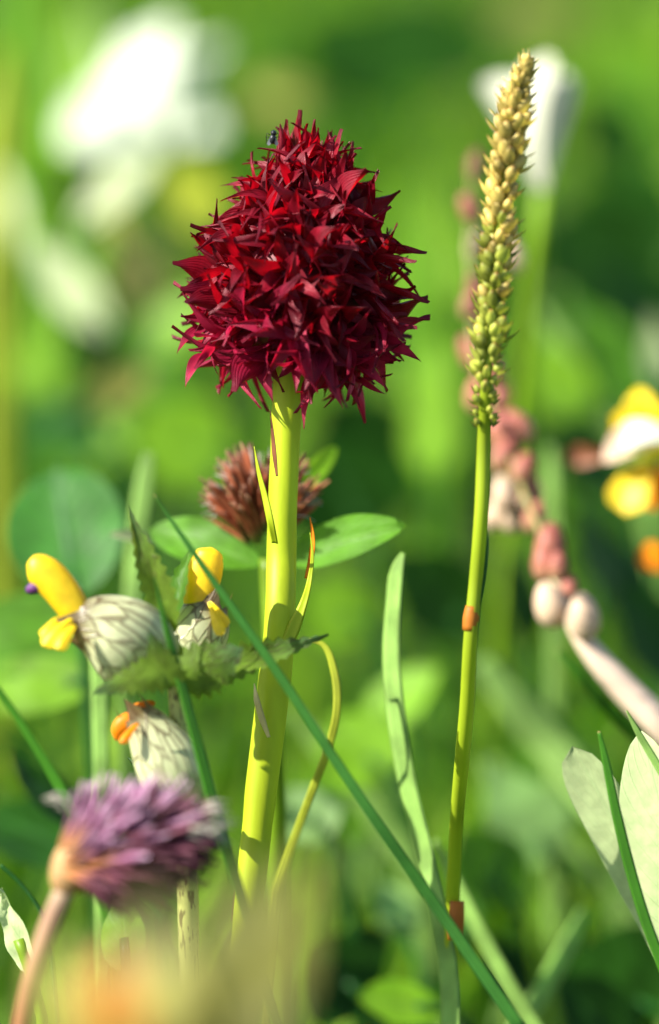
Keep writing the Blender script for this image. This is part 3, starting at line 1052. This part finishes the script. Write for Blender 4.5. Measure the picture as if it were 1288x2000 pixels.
# ------------------------------------------------------------------ plantain spike
def plantain():
    pts = [(1030, 118, -6, 6), (1012, 175, -6, 12), (1000, 240, -6, 16), (987, 340, -6, 18), (974, 450, -6, 18), (966, 560, -6, 18), (958, 660, -6, 18), (949, 760, -6, 22), (945, 850, -5, 26),
           (940, 1000, -5, 28), (928, 1150, -4, 28), (920, 1230, -4, 28), (912, 1380, -2, 30), (903, 1480, 0, 30), (893, 1590, 3, 28), (886, 1720, 6, 28), (880, 1900, 9, 28)]
    raw = [[*P(a, b, c), d * U(c) / 2] for a, b, c, d in pts]
    g = ground_under(Vector(raw[-1][:3]), (0.0, 0.004))
    rt = root('plantain_spike', g, 'tall cream and green plantain spike on a slender stalk, right of the crimson orchid', 'plantain')
    raw2 = raw + [[g.x, g.y, -0.002, 0.0006]]
    sm = catmull(raw2, 60)
    mb = MB()
    mb.tube([Vector(q[:3]) for q in sm], [q[3] for q in sm], 9)
    mb.build('stalk', M['plantain_stalk'], rt, origin=g)
    # shared bud meshes: ovoid bud with a pointed scale, along +Z
    bm = {}
    for kind in ('bud_cream', 'bud_green'):
        for k in range(4):
            q = random.Random(k + 3)
            mb = MB()
            mb.ovoid(Vector((0, 0, -0.1)), Vector((0, q.uniform(-0.1, 0.1), 0.8)), 0.34, 8, 8, taper=0.25)
            leaf_mesh(mb, Vector((0, 0.32, -0.15)), Vector((q.uniform(-.1, .1), 0.36 + q.uniform(0, 0.25), 0.95)), 0.6, (0, 1, 0.2), prof='lance', nu=6, nv=3, bend=0.1, fold=-0.6, wave=0.02)
            if k % 2:
                mb.tube([Vector((0, 0, 0.7)), Vector((0.05, 0.05, 1.0)), Vector((0.12, 0.1, 1.25))], [0.05, 0.04, 0.015], 5)
            o = mb.build('bud', M[kind])
            bm[(kind, k)] = o.data
            bpy.data.objects.remove(o)
    path = [Vector(q[:3]) for q in catmull(raw[:9], 60)]
    n = 175
    ga = math.pi * (3 - math.sqrt(5))
    for i in range(n):
        t = (i + 0.5) / n
        f = (t * 0.93 + 0.07 * t ** 6) * 58
        k = int(f)
        p = path[k].lerp(path[k + 1], f - k)
        ax = (path[k] - path[k + 1]).normalized()      # upwards
        az = i * ga + random.uniform(-0.7, 0.7)
        e1 = (RGT - ax * RGT.dot(ax)).normalized()
        e2 = ax.cross(e1)
        side = e1 * math.cos(az) + e2 * math.sin(az)
        el = R(70 if t < 0.1 else 56 + random.uniform(-14, 14))
        d = (side * math.cos(el) + ax * math.sin(el)).normalized()
        x = ax.cross(side).normalized()
        y = d.cross(x)
        if y.dot(side) < 0:
            y = -y
            x = -x
        rad = (5 + 9 * min(1, t * 3.5)) * U(-6)
        size = (20 + 15 * min(1, t * 4) - (16 * max(0, t - 0.80) / 0.20)) * U(-6) * random.uniform(0.75, 1.25)
        kind = 'bud_cream' if t + random.uniform(-0.12, 0.12) < 0.62 else 'bud_green'
        ob = bpy.data.objects.new('bud', bm[(kind, random.randrange(4))])
        COL.objects.link(ob)
        ob.parent = rt
        ob.matrix_local = Matrix.Translation(p + side * rad - g) @ Matrix((x, y, d)).transposed().to_4x4() @ Matrix.Diagonal((size, size, size, 1))
    for (x0, y0, x1, y1, sz, rr_) in ((923, 1184, 917, 1232, -4, 16.5), (893, 1760, 888, 1836, 6.2, 16.5)):
        mb = MB()
        a_, b_ = P(x0, y0, sz), P(x1, y1, sz)
        mb.tube([a_.lerp(b_, q / 6) for q in range(7)], [rr_ * f * U(sz) for f in (0.86, 0.92, 0.98, 1.02, 0.98, 0.94, 0.88)], 9)
        mb.build('node', M['rust'], rt, origin=g)
    mb = MB()
    blade_mesh(mb, [(946, 1000, -4, 3), (945, 1060, -4, 18), (938, 1130, -4, 20), (925, 1210, -4, 14)], ground=False, fold=0.4)
    mb.build('sheath', M['blade_dark'], rt, origin=g)


plantain()


# ------------------------------------------------------------------ bistort spike behind
def bistort():
    pts = [(925, 300, 46), (918, 420, 46), (922, 600, 44), (932, 720, 42), (975, 830, 38), (1018, 950, 34), (1070, 1075, 28), (1105, 1190, 25), (1150, 1265, 24), (1220, 1345, 24), (1300, 1425, 24), (1360, 1500, 26)]
    wid = [8, 9, 10, 10, 10, 12, 14, 26, 44, 58, 62, 60]
    raw = [[*P(*p), w_ * U(p[2]) / 2] for p, w_ in zip(pts, wid)]
    g = ground_under(Vector(raw[-1][:3]), (0.012, 0.012))
    rt = root('bistort_spike', g, 'arching pink bistort spike with beads of bulbils, blurred behind the plantain', 'bistort')
    sm = catmull(raw + [[g.x, g.y, -0.002, 0.0010]], 50)
    mb = MB()
    mb.tube([Vector(q[:3]) for q in sm], [q[3] for q in sm], 10)
    mb.build('stem', M['pink_stem'], rt, origin=g)
    beads = [(930, 325, 46, 30, 0), (918, 408, 46, 30, 0), (1000, 500, 50, 34, 2), (930, 480, 45, 28, 2), (922, 590, 44, 32, 0), (925, 560, 44, 26, 1), (940, 640, 43, 28, 0), (920, 690, 43, 34, 0), (960, 720, 42, 30, 1),
             (930, 770, 42, 32, 1), (980, 775, 40, 30, 0), (975, 840, 38, 32, 1), (1010, 835, 38, 36, 0), (985, 890, 38, 34, 0), (1022, 915, 36, 30, 1), (985, 965, 36, 34, 2), (1030, 955, 35, 36, 0),
             (1012, 1005, 34, 36, 2), (1045, 1010, 32, 30, 0), (975, 1000, 36, 36, 2), (1075, 1065, 28, 40, 0), (1065, 1100, 28, 34, 1), (1090, 1105, 27, 26, 0), (1075, 1182, 25, 42, 2), (1140, 1205, 24, 42, 2), (1110, 1150, 25, 26, 1)]
    for i, (x, y, s, r_, k) in enumerate(beads):
        mb = MB()
        u = U(s)
        dv = RGT * random.uniform(-0.5, 0.5) + UPV * random.uniform(0.6, 1.0)
        c = P(x, y, s + random.uniform(-2, 2))
        dv = dv.normalized()
        mb.ovoid(c - dv * r_ * 1.1 * u, c + dv * r_ * 1.15 * u, r_ * (0.78 if s > 40 else 0.92) * u, 9, 9, taper=0.3)
        # short pedicel towards the stem
        q = min((Vector(t[:3]) for t in sm), key=lambda v: (v - c).length)
        mb.tube([c - dv * r_ * u, q], [0.0003, 0.0003], 5)
        mb.build('bulbil', M[('bulbil', 'bulbil', 'bulbil_pale')[k]], rt, origin=g)


bistort()


# ------------------------------------------------------------------ trefoil at the right edge
def petal_cluster(rt, g, items):
    for (a, b, wp, nr, m, prof, name) in items:
        mb = MB()
        leaf_mesh(mb, P(*a), P(*b), wp * U(a[2]), nr, prof=prof, bend=0.15, fold=0.25, nu=12, nv=7, wave=0.03)
        mb.build(name, M[m], rt, origin=g)


def trefoil():
    S = 42
    a = P(1310, 900, S)
    g = ground_under(a, (0.01, 0.01))
    rt = root('trefoil_flower', g, 'blurred yellow trefoil flower with highlight made as a white petal at the right edge', 'wildflower')
    mb = MB()
    sm = catmull([[*g], [*P(1340, 1150, S + 4)], [*a], [*P(1250, 890, S)]], 20)
    mb.tube([Vector(q) for q in sm], [0.0006] * 20, 7)
    mb.build('stem', M['stem_green'], rt, origin=g)
    petal_cluster(rt, g, [((1310, 880, S), (1195, 815, S - 2), 130, (-0.5, -0.7, 0.5), 'yellow', 'spat', 'petal'),
                          ((1330, 850, S), (1225, 780, S + 2), 90, NL, 'yellow', 'spat', 'petal'),
                          ((1320, 850, S - 3), (1180, 905, S - 4), 100, (-0.5, -0.5, 0.8), 'bulbil_pale', 'ellip', 'petal'),
                          ((1330, 860, S - 5), (1210, 860, S - 5), 90, (-0.5, -0.5, 0.8), 'white', 'spat', 'petal'),  # white petal stands in for the highlight at the flower's centre
                          ((1270, 900, S - 2), (1222, 1004, S - 4), 110, (-0.5, -0.85, 0.2), 'yellow', 'spat', 'petal'),
                          ((1310, 910, S - 2), (1265, 990, S - 1), 80, (-0.5, -0.85, 0.2), 'orange', 'spat', 'petal'),
                          ((1190, 890, S), (1100, 890, S + 3), 44, (-0.1, -0.8, 0.2), 'brown', 'ellip', 'pod'),
                          ((1320, 1110, S), (1252, 1075, S), 70, (-0.4, -0.8, 0.3), 'orange', 'spat', 'bud')])


trefoil()


# ------------------------------------------------------------------ blurred flower mass in the very foreground
def near_flower():
    S = -96
    g = ground_under(P(380, 2350, S), (0.0, 0.0))
    rt = root('yellow_rattle', g, 'strongly blurred yellow-green flower with orange centre filling the bottom left', 'wildflower')
    mb = MB()
    top = P(330, 2000, S)
    sm = catmull([[*g], [*g.lerp(top, 0.6)], [*top], [*P(330, 1900, S)]], 14)
    mb.tube([Vector(q) for q in sm], [0.0008] * 14, 8)
    mb.build('stem', M['rattle_stem'], rt, origin=g)
    petal_cluster(rt, g, [((450, 2200, S), (500, 1690, S + 3), 200, (-0.3, -0.9, 0.3), 'leaf_olive', 'ovate', 'bract'),
                          ((300, 2200, S), (310, 1730, S + 3), 170, (-0.3, -0.9, 0.3), 'leaf_olive', 'ovate', 'bract'),
                          ((330, 2160, S), (250, 1800, S + 6), 210, (-0.5, -0.8, 0.4), 'leaf_olive', 'ovate', 'bract'),
                          ((400, 2200, S), (470, 1840, S + 4), 260, (-0.5, -0.8, 0.3), 'leaf_olive', 'ovate', 'bract'),
                          ((420, 2160, S), (615, 1620, S + 2), 170, (0.0, -0.9, 0.3), 'leaf_straw', 'lance', 'bract'),
                          ((300, 2160, S), (100, 1850, S), 190, (-0.5, -0.8, 0.3), 'leaf_straw', 'ovate', 'bract'),
                          ((240, 2060, S - 3), (235, 1860, S - 3), 130, (-0.5, -0.8, 0.3), 'rust', 'ovate', 'corolla'),
                          ((450, 2200, S), (560, 1860, S), 200, (-0.5, -0.8, 0.3), 'leaf_olive', 'ovate', 'bract'),
                          ((340, 2200, S), (350, 1850, S), 240, (-0.5, -0.8, 0.3), 'leaf_straw', 'ovate', 'bract')])


near_flower()

# ------------------------------------------------------------------ grass blades in and near the plane of focus
grass_blade('long blue-green grass blade slanting across the orchid stem', [(301, 966, -9, 1), (345, 1030, -9, 9), (436, 1160, -9, 15), (540, 1308, -9, 19), (644, 1466, -9, 21), (740, 1608, -9, 24), (846, 1758, -8, 25), (930, 1880, -8, 26), (1020, 2010, -8, 27)], 'blade_blue', roll=0.3, fold=0.35)
grass_blade('dark green grass blade crossing in front of the yellow rattle', [(300, 1120, -10, 1), (322, 1215, -10, 13), (350, 1320, -10, 20), (385, 1450, -10, 24), (430, 1620, -10, 26), (478, 1780, -10, 24), (545, 2005, -10, 22)], 'blade', roll=-0.4)
grass_blade('broad pale green grass blade with blunt tip right of the orchid', [(788, 1080, 9, 10), (780, 1105, 9, 28), (772, 1180, 9, 36), (768, 1280, 9, 42), (778, 1400, 9, 44), (800, 1530, 9, 44), (832, 1660, 9, 42), (862, 1790, 8, 44), (880, 1900, 8, 46), (884, 2010, 8, 46)], 'blade_pale', nrm=(-0.55, -0.85, 0.2), fold=0.3)
grass_blade('curled yellowish grass blade arching right of the orchid stem', [(604, 1250, 6, 4), (630, 1258, 6, 10), (653, 1310, 6, 15), (659, 1380, 6, 16), (642, 1460, 7, 16), (610, 1545, 8, 16), (575, 1640, 10, 16), (540, 1740, 12, 16)], 'blade_yellow')
grass_blade('slim bright green blade in front of the pale leaves at right', [(1170, 1428, -4, 6), (1182, 1480, -4, 14), (1205, 1590, -4, 20), (1232, 1700, -4, 22), (1262, 1800, -4, 22), (1300, 1900, -4, 22), (1350, 2030, -4, 22)], 'blade')
grass_blade('short straw-tipped blade over the pale leaf by the right edge', [(1224, 1388, -3, 3), (1245, 1428, -3, 12), (1270, 1470, -3, 15), (1300, 1520, -3, 16), (1350, 1600, -3, 16)], 'blade_pale')
grass_blade('blunt pale blade standing behind the yellow rattle bracts', [(292, 885, 34, 22), (285, 930, 34, 34), (272, 1020, 34, 36), (262, 1130, 34, 36), (252, 1260, 34, 34), (245, 1360, 36, 30)], 'blade_pale')
grass_blade('pale upright stalk below the left rattle calyx', [(194, 1270, 18, 34), (196, 1360, 18, 34), (198, 1450, 18, 33), (200, 1560, 18, 32), (202, 1700, 18, 32)], 'blade_pale')
grass_blade('thin green blade slanting at the left edge below the big leaf', [(-30, 1310, 12, 12), (40, 1410, 12, 16), (90, 1490, 12, 20), (130, 1560, 12, 22), (190, 1680, 12, 22)], 'blade')
grass_blade('pale green blade running down to the bottom right corner', [(850, 1640, 22, 12), (885, 1710, 22, 30), (940, 1820, 22, 36), (1000, 1930, 22, 38), (1060, 2030, 22, 38)], 'blade_pale', roll=0.5)
grass_blade('soft green blade leaning right near the bottom edge', [(1140, 1780, 40, 26), (1105, 1850, 38, 44), (1060, 1930, 36, 48), (1010, 2010, 34, 48)], 'blade_pale', roll=-0.6)
grass_blade('blurred light blade slanting under the bistort stem', [(940, 1290, 60, 40), (1000, 1370, 60, 74), (1070, 1450, 60, 84), (1150, 1550, 58, 84), (1230, 1650, 56, 80)], 'blade_pale', nrm=(0.3, -0.8, 0.4))
grass_blade('narrow green blade beside the pink bistort stem', [(1090, 1270, 26, 10), (1140, 1325, 26, 26), (1190, 1380, 26, 32), (1250, 1440, 26, 32), (1310, 1510, 26, 32)], 'blade', roll=0.4)
grass_blade('thin dark stalk low at the left edge, tipped brown', [(2, 1690, -6, 8), (30, 1715, -6, 8), (60, 1750, -6, 7), (84, 1790, -6, 8), (100, 1860, -6, 8)], 'blade_dark')


GG = 'blurred grass blades of the meadow behind'
for lb, pts, m in (
    ('blurred light blade slanting down above the trefoil', [(1050, 600, 110, 10), (1110, 690, 110, 36), (1180, 800, 110, 40), (1260, 930, 110, 40)], 'blade_pale'),
    ('blurred green blade slanting down to the trefoil petals', [(1100, 560, 120, 10), (1180, 680, 120, 40), (1260, 800, 120, 44), (1330, 920, 120, 40)], 'blade'),
    ('pale upright blade beside the bistort beads', [(1075, 870, 60, 10), (1078, 930, 60, 28), (1080, 1000, 60, 30), (1084, 1120, 60, 30)], 'blade_pale'),
    ('wide lit blade standing in the top left corner', [(60, -60, 170, 60), (50, 120, 170, 90), (40, 320, 170, 90), (30, 520, 170, 80)], 'blade_bright'),
    ('lit yellow-green blade along the upper left edge', [(10, 100, 150, 20), (0, 250, 150, 60), (-10, 400, 150, 70), (-10, 560, 150, 60)], 'blade_yellow'),
    ('lit blade crossing behind the slanting whitish leaves', [(270, 330, 180, 10), (200, 480, 180, 50), (150, 620, 180, 60), (110, 760, 180, 60)], 'blade_bright'),
    ('blurred lit blade right of the crimson head', [(790, 360, 140, 10), (810, 560, 140, 60), (830, 760, 140, 70), (850, 980, 140, 70)], 'blade_bright'),
    ('soft light streak of a blade low between the stalks', [(960, 1480, 70, 10), (1040, 1580, 70, 46), (1130, 1680, 70, 50), (1230, 1790, 70, 46)], 'blade_pale'),
    ('blurred blade slanting behind the foot of the orchid', [(560, 1380, 64, 10), (640, 1470, 64, 40), (720, 1570, 64, 46), (800, 1680, 64, 46)], 'blade_pale'),
    ('blurred blade leaning left low behind the two stalks', [(1010, 1640, 56, 10), (960, 1720, 56, 36), (900, 1830, 56, 40), (850, 1930, 56, 40)], 'blade')):
    grass_blade(lb, pts, m, group=GG)

# pale leaves at the right edge, in focus
leaf('long pale grey-green leaf at the lower right, crossed by a shadow', 'leaf', 'leaf', (1396, 2010, 6), (1118, 1458, 4), 128, 'leaf_pale', (-0.75, -0.65, 0.35), 'pale leaves at the right edge', prof='strap', fold=0.12, nu=26, nv=9, wave=0.008, bend=-0.02)
leaf('small torn pale leaf low at the left edge', 'leaf', 'leaf', (60, 1900, -2), (2, 1735, -2), 60, 'leaf_pale', (-0.6, -0.7, 0.4), None, prof='ovate', wave=0.08)
leaf('rounded pale leaf cut off by the right edge', 'leaf', 'leaf', (1410, 1950, 1), (1252, 1428, 0), 205, 'leaf_pale', (-0.65, -0.7, 0.35), 'pale leaves at the right edge', prof='ellip', fold=0.2, nu=26, nv=9, wave=0.008, bend=0.03)

# ------------------------------------------------------------------ blurred plants behind
GB = 'blurred leaves of the meadow behind'


def bl(label, base, tip, w_, m, nrm=NM, prof='ovate', **kw):
    kw.setdefault('stalk', 'blade_dark')
    leaf(label, 'broad_leaf', 'leaf', base, tip, w_, m, nrm, GB, prof=prof, **kw)


bl('round bluish green clover leaf with dark veins left of the rattle', (150, 1170, 34), (110, 915, 40), 235, 'leaf_blue', (-0.1, -0.8, 0.5), 'round')
bl('large green leaf below the round clover leaf at the left edge', (230, 1230, 44), (-120, 1260, 44), 190, 'leaf', (-0.3, -0.65, 0.7), 'ellip')
bl('yellow-green leaf tip glowing low at the left edge', (190, 1330, 40), (-60, 1350, 42), 130, 'leaf_bright', (-0.5, -0.6, 0.6), 'ellip')
bl('leaf in a dark shade tone behind the purple clover', (240, 1700, 40), (-40, 1580, 46), 310, 'leaf_shade_tone', ND, 'ellip')
bl('bright green leaf under the purple clover head', (250, 1900, 4), (240, 1740, 6), 110, 'leaf_bright', NL, 'ovate')
bl('lime green leaf at the bottom edge right of centre', (870, 1975, 36), (700, 1950, 34), 110, 'leaf_bright', (-0.3, -0.5, 0.8), 'ellip')
bl('light green leaf patch behind the orchid stem foot', (640, 1640, 46), (560, 1540, 48), 130, 'leaf_mint', NM, 'ovate')
bl('fresh green leaf between orchid stem and pale blade', (760, 1520, 60), (640, 1400, 62), 180, 'leaf_bright', NM, 'ovate')
bl('bright green leaf behind the curled yellow blade', (720, 1230, 90), (590, 1150, 90), 130, 'leaf_bright', NL, 'ovate')
bl('shade-toned leaf right of the pale blade', (930, 1240, 100), (760, 1080, 100), 256, 'leaf_shade_tone', ND, 'ovate')
bl('very dark leaf right of the bistort spike', (1240, 1240, 90), (1130, 980, 96), 324, 'leaf_shade_tone', ND, 'ovate')
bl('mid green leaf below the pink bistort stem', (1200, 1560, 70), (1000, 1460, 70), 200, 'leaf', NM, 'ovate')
bl('shade-toned green leaf in the bottom right corner', (1300, 1980, 50), (1080, 1900, 50), 297, 'leaf_shade_tone', NH, 'ovate')
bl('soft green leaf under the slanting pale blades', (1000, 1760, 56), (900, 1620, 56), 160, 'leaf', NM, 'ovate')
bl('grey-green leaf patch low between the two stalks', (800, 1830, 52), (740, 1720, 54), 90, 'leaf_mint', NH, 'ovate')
bl('shade-toned leaf at the bottom behind the blurred flower', (720, 1960, 44), (600, 1850, 44), 297, 'leaf_shade_tone', ND, 'ovate')
bl('green leaf behind the orchid stem below the dry clover', (720, 1050, 110), (620, 850, 110), 297, 'leaf_shade_tone', NH, 'ovate')
bl('glowing green leaf left of the flower head base', (440, 900, 130), (250, 820, 130), 190, 'leaf_bright', NL, 'ovate')
bl('teal shaded leaf at the left edge above the round leaf', (200, 860, 120), (20, 810, 120), 120, 'leaf_blue', ND, 'ovate')
bl('upright lit leaf right of the crimson head', (850, 940, 120), (850, 640, 120), 130, 'leaf_bright', NL, 'lance')
bl('second lit leaf higher right of the crimson head', (850, 620, 150), (820, 360, 150), 170, 'leaf_bright', (-0.4, -0.7, 0.5), 'lance')
bl('dark leaf behind the plantain spike on the right', (1290, 600, 170), (1060, 440, 170), 351, 'leaf_shade_tone', ND, 'ellip')
bl('dark leaf at the right edge under the blurred white flower', (1330, 480, 180), (1120, 380, 180), 270, 'leaf_shade_tone', ND, 'ovate')
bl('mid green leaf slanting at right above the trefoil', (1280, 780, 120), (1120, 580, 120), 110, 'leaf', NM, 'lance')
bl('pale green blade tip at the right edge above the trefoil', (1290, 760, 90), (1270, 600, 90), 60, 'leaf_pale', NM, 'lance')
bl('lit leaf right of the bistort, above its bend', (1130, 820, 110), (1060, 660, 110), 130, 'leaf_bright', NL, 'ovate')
bl('dark leaf between bistort and trefoil', (1200, 960, 100), (1090, 820, 100), 202, 'leaf_shade_tone', ND, 'ovate')
bl('dark green leaf at the top centre', (900, 140, 330), (560, 60, 330), 202, 'leaf_shade_tone', ND, 'ellip')
bl('light green leaf patch at the very top', (800, 20, 370), (560, -10, 370), 90, 'leaf_bright', NL, 'ellip')
bl('mid green round leaf left of the flower head top', (540, 150, 280), (480, 60, 280), 90, 'leaf', NL, 'round')
bl('beige withered leaf above the crimson head', (610, 200, 250), (480, 185, 250), 66, 'leaf_straw', NM, 'ellip')
bl('brownish olive leaf at the top right of centre', (950, 170, 300), (760, 90, 300), 110, 'leaf_olive', NM, 'ellip')
bl('brown withered leaf at the top edge on the right', (1120, 30, 350), (960, 10, 350), 90, 'leaf_olive', NL, 'ellip')
bl('olive green leaf at the upper right edge', (1300, 330, 260), (1170, 90, 260), 170, 'leaf', NL, 'ovate')
bl('yellow-green leaf in the top right corner', (1330, 150, 320), (1180, 40, 320), 120, 'leaf_bright', NM, 'ovate')
bl('dark leaf under the white flower at upper left', (180, 390, 170), (110, 300, 170), 121, 'leaf_shade_tone', ND, 'ovate')
bl('olive shaded leaf left of the crimson head', (330, 590, 170), (210, 470, 170), 150, 'leaf_olive', NH, 'ovate')
bl('lime leaf behind the left side of the crimson head', (420, 640, 180), (300, 480, 180), 150, 'leaf_bright', NL, 'ovate')
bl('tall lit leaf at the upper left edge', (40, 420, 200), (30, 0, 200), 230, 'leaf_bright', NL, 'lance')
bl('bright green leaf beside the white flower at upper left', (120, 330, 220), (160, -20, 220), 230, 'leaf_bright', NL, 'lance')
bl('pale streak leaf above the white flower at top left', (190, 260, 240), (180, -10, 240), 60, 'leaf_whitish', NM, 'lance')
bl('whitish leaf at the left edge under the lit leaves', (30, 500, 150), (-10, 320, 150), 100, 'leaf_whitish', NL, 'ellip')
bl('small whitish leaf slanting down at left', (215, 650, 130), (65, 470, 130), 96, 'leaf_whitish', NL, 'ellip')
bl('long whitish leaf slanting up below the white flower', (150, 440, 140), (310, 300, 140), 96, 'leaf_whitish', NL, 'ellip')
bl('yellow patch leaf left of the head tip', (430, 440, 150), (330, 320, 150), 120, 'blade_yellow', NL, 'ovate')
bl('orange-tinged dry leaf under the slanting whitish leaf', (270, 470, 150), (190, 410, 150), 56, 'leaf_straw', NM, 'ellip')
bl('yellow-green upright leaf at the left edge, mid height', (70, 800, 140), (60, 590, 140), 110, 'leaf_bright', (-0.4, -0.8, 0.4), 'lance')
bl('dark leaf beside the yellow-green upright leaf', (190, 720, 150), (130, 600, 150), 135, 'leaf_shade_tone', ND, 'ovate')
bl('beige-green withered leaf left under the head', (150, 790, 120), (290, 720, 120), 90, 'leaf_straw', NH, 'ellip')
bl('green leaf behind the lower left of the head', (360, 780, 160), (300, 620, 160), 150, 'leaf', NL, 'ovate')
bl('deep green leaf right of the orchid stem top', (780, 960, 140), (640, 780, 140), 256, 'leaf_shade_tone', NH, 'ovate')

bl('broad shade-toned leaf at the right edge, level with the flower head', (1340, 700, 150), (1180, 500, 150), 280, 'leaf_shade_tone', ND, 'ovate')  # dark leaves from here on added to deepen the background, shade in their colour
bl('shade-toned leaf close behind the right side of the plantain spike', (1190, 640, 190), (1040, 420, 190), 220, 'leaf_shade_tone', ND, 'ovate')
bl('shade-toned leaf at the right edge under the orange bud', (1340, 1340, 80), (1200, 1130, 80), 240, 'leaf_shade_tone', ND, 'ovate')
bl('shade-toned leaf between plantain stalk and bistort bend', (1040, 1260, 80), (985, 1080, 80), 150, 'leaf_shade_tone', ND, 'ovate')
bl('shade-toned leaf low in the bottom right corner', (1240, 2080, 46), (1080, 1900, 46), 220, 'leaf_shade_tone', ND, 'ovate')
bl('shade-toned leaf behind the crossing blades at the bottom', (1020, 1960, 54), (930, 1820, 54), 150, 'leaf_shade_tone', ND, 'ovate')
bl('long shade-toned leaf under the top edge, right of centre', (980, 120, 290), (660, 60, 290), 210, 'leaf_shade_tone', ND, 'ellip')
bl('shade-toned leaf left of the brownish olive leaf at the top', (760, 210, 260), (600, 110, 260), 150, 'leaf_shade_tone', ND, 'ellip')
bl('shade-toned leaf at the top right beside the small white flower', (1250, 330, 230), (1120, 180, 230), 150, 'leaf_shade_tone', NH, 'ovate')
bl('lit leaf low behind the left of the flower head', (300, 700, 130), (420, 560, 130), 140, 'leaf_bright', NL, 'ovate')
bl('lit leaf above the round clover leaf', (170, 900, 150), (330, 800, 150), 130, 'leaf_bright', NL, 'ellip')
bl('lit narrow leaf left of the slanting whitish leaves', (90, 640, 190), (110, 400, 190), 110, 'leaf_bright', NL, 'lance')
bl('shade-toned leaf at the left edge level with the purple clover', (180, 1640, 30), (20, 1470, 34), 170, 'leaf_shade_tone', ND, 'ovate')
bl('lit leaf at the foot of the pale blunt blade', (720, 1420, 70), (860, 1300, 70), 120, 'leaf_bright', NL, 'ovate')
bl('soft green leaf right of the plantain stalk foot', (1080, 1680, 62), (940, 1480, 62), 170, 'leaf_mint', NM, 'lance')


def white_flower(label, S, c, petals):
    g = ground_under(P(*c, S), (-0.006 if S < 100 else 0.03, 0.02))
    rt = root('white_flower', g, label, 'wildflower', 'blurred white flowers behind')
    sm = catmull([[*g], [*g.lerp(P(*c, S), 0.6)], [*P(*c, S)]], 12)
    mb = MB()
    mb.tube([Vector(q) for q in sm], [0.0006] * 12, 6)
    mb.build('stem', M['stem_green'], rt, origin=g)
    petal_cluster(rt, g, [((*a, S), (*b, S + ds), w_, nr, m, 'spat', 'petal') for a, b, w_, nr, ds, m in petals])


white_flower('large blurred white flower at the upper left', 195, (330, 285),
             [((330, 280), (310, 50), 190, NL, 5, 'white'), ((340, 280), (420, 90), 170, NL, 8, 'white'), ((320, 280), (120, 240), 150, NL, 0, 'white'), ((350, 270), (430, 240), 120, NL, 0, 'white'), ((330, 260), (210, 140), 150, NL, 6, 'white')])
white_flower('small blurred white flower behind the plantain tip', 70, (1060, 380),
             [((1060, 370), (1070, 105), 110, NL, 2, 'cream'), ((1055, 370), (960, 150), 90, NM, 8, 'cream'), ((1060, 365), (1100, 140), 80, NM, 4, 'cream')])

for o in bpy.data.objects:
    if '_w' in o:
        del o['_w']
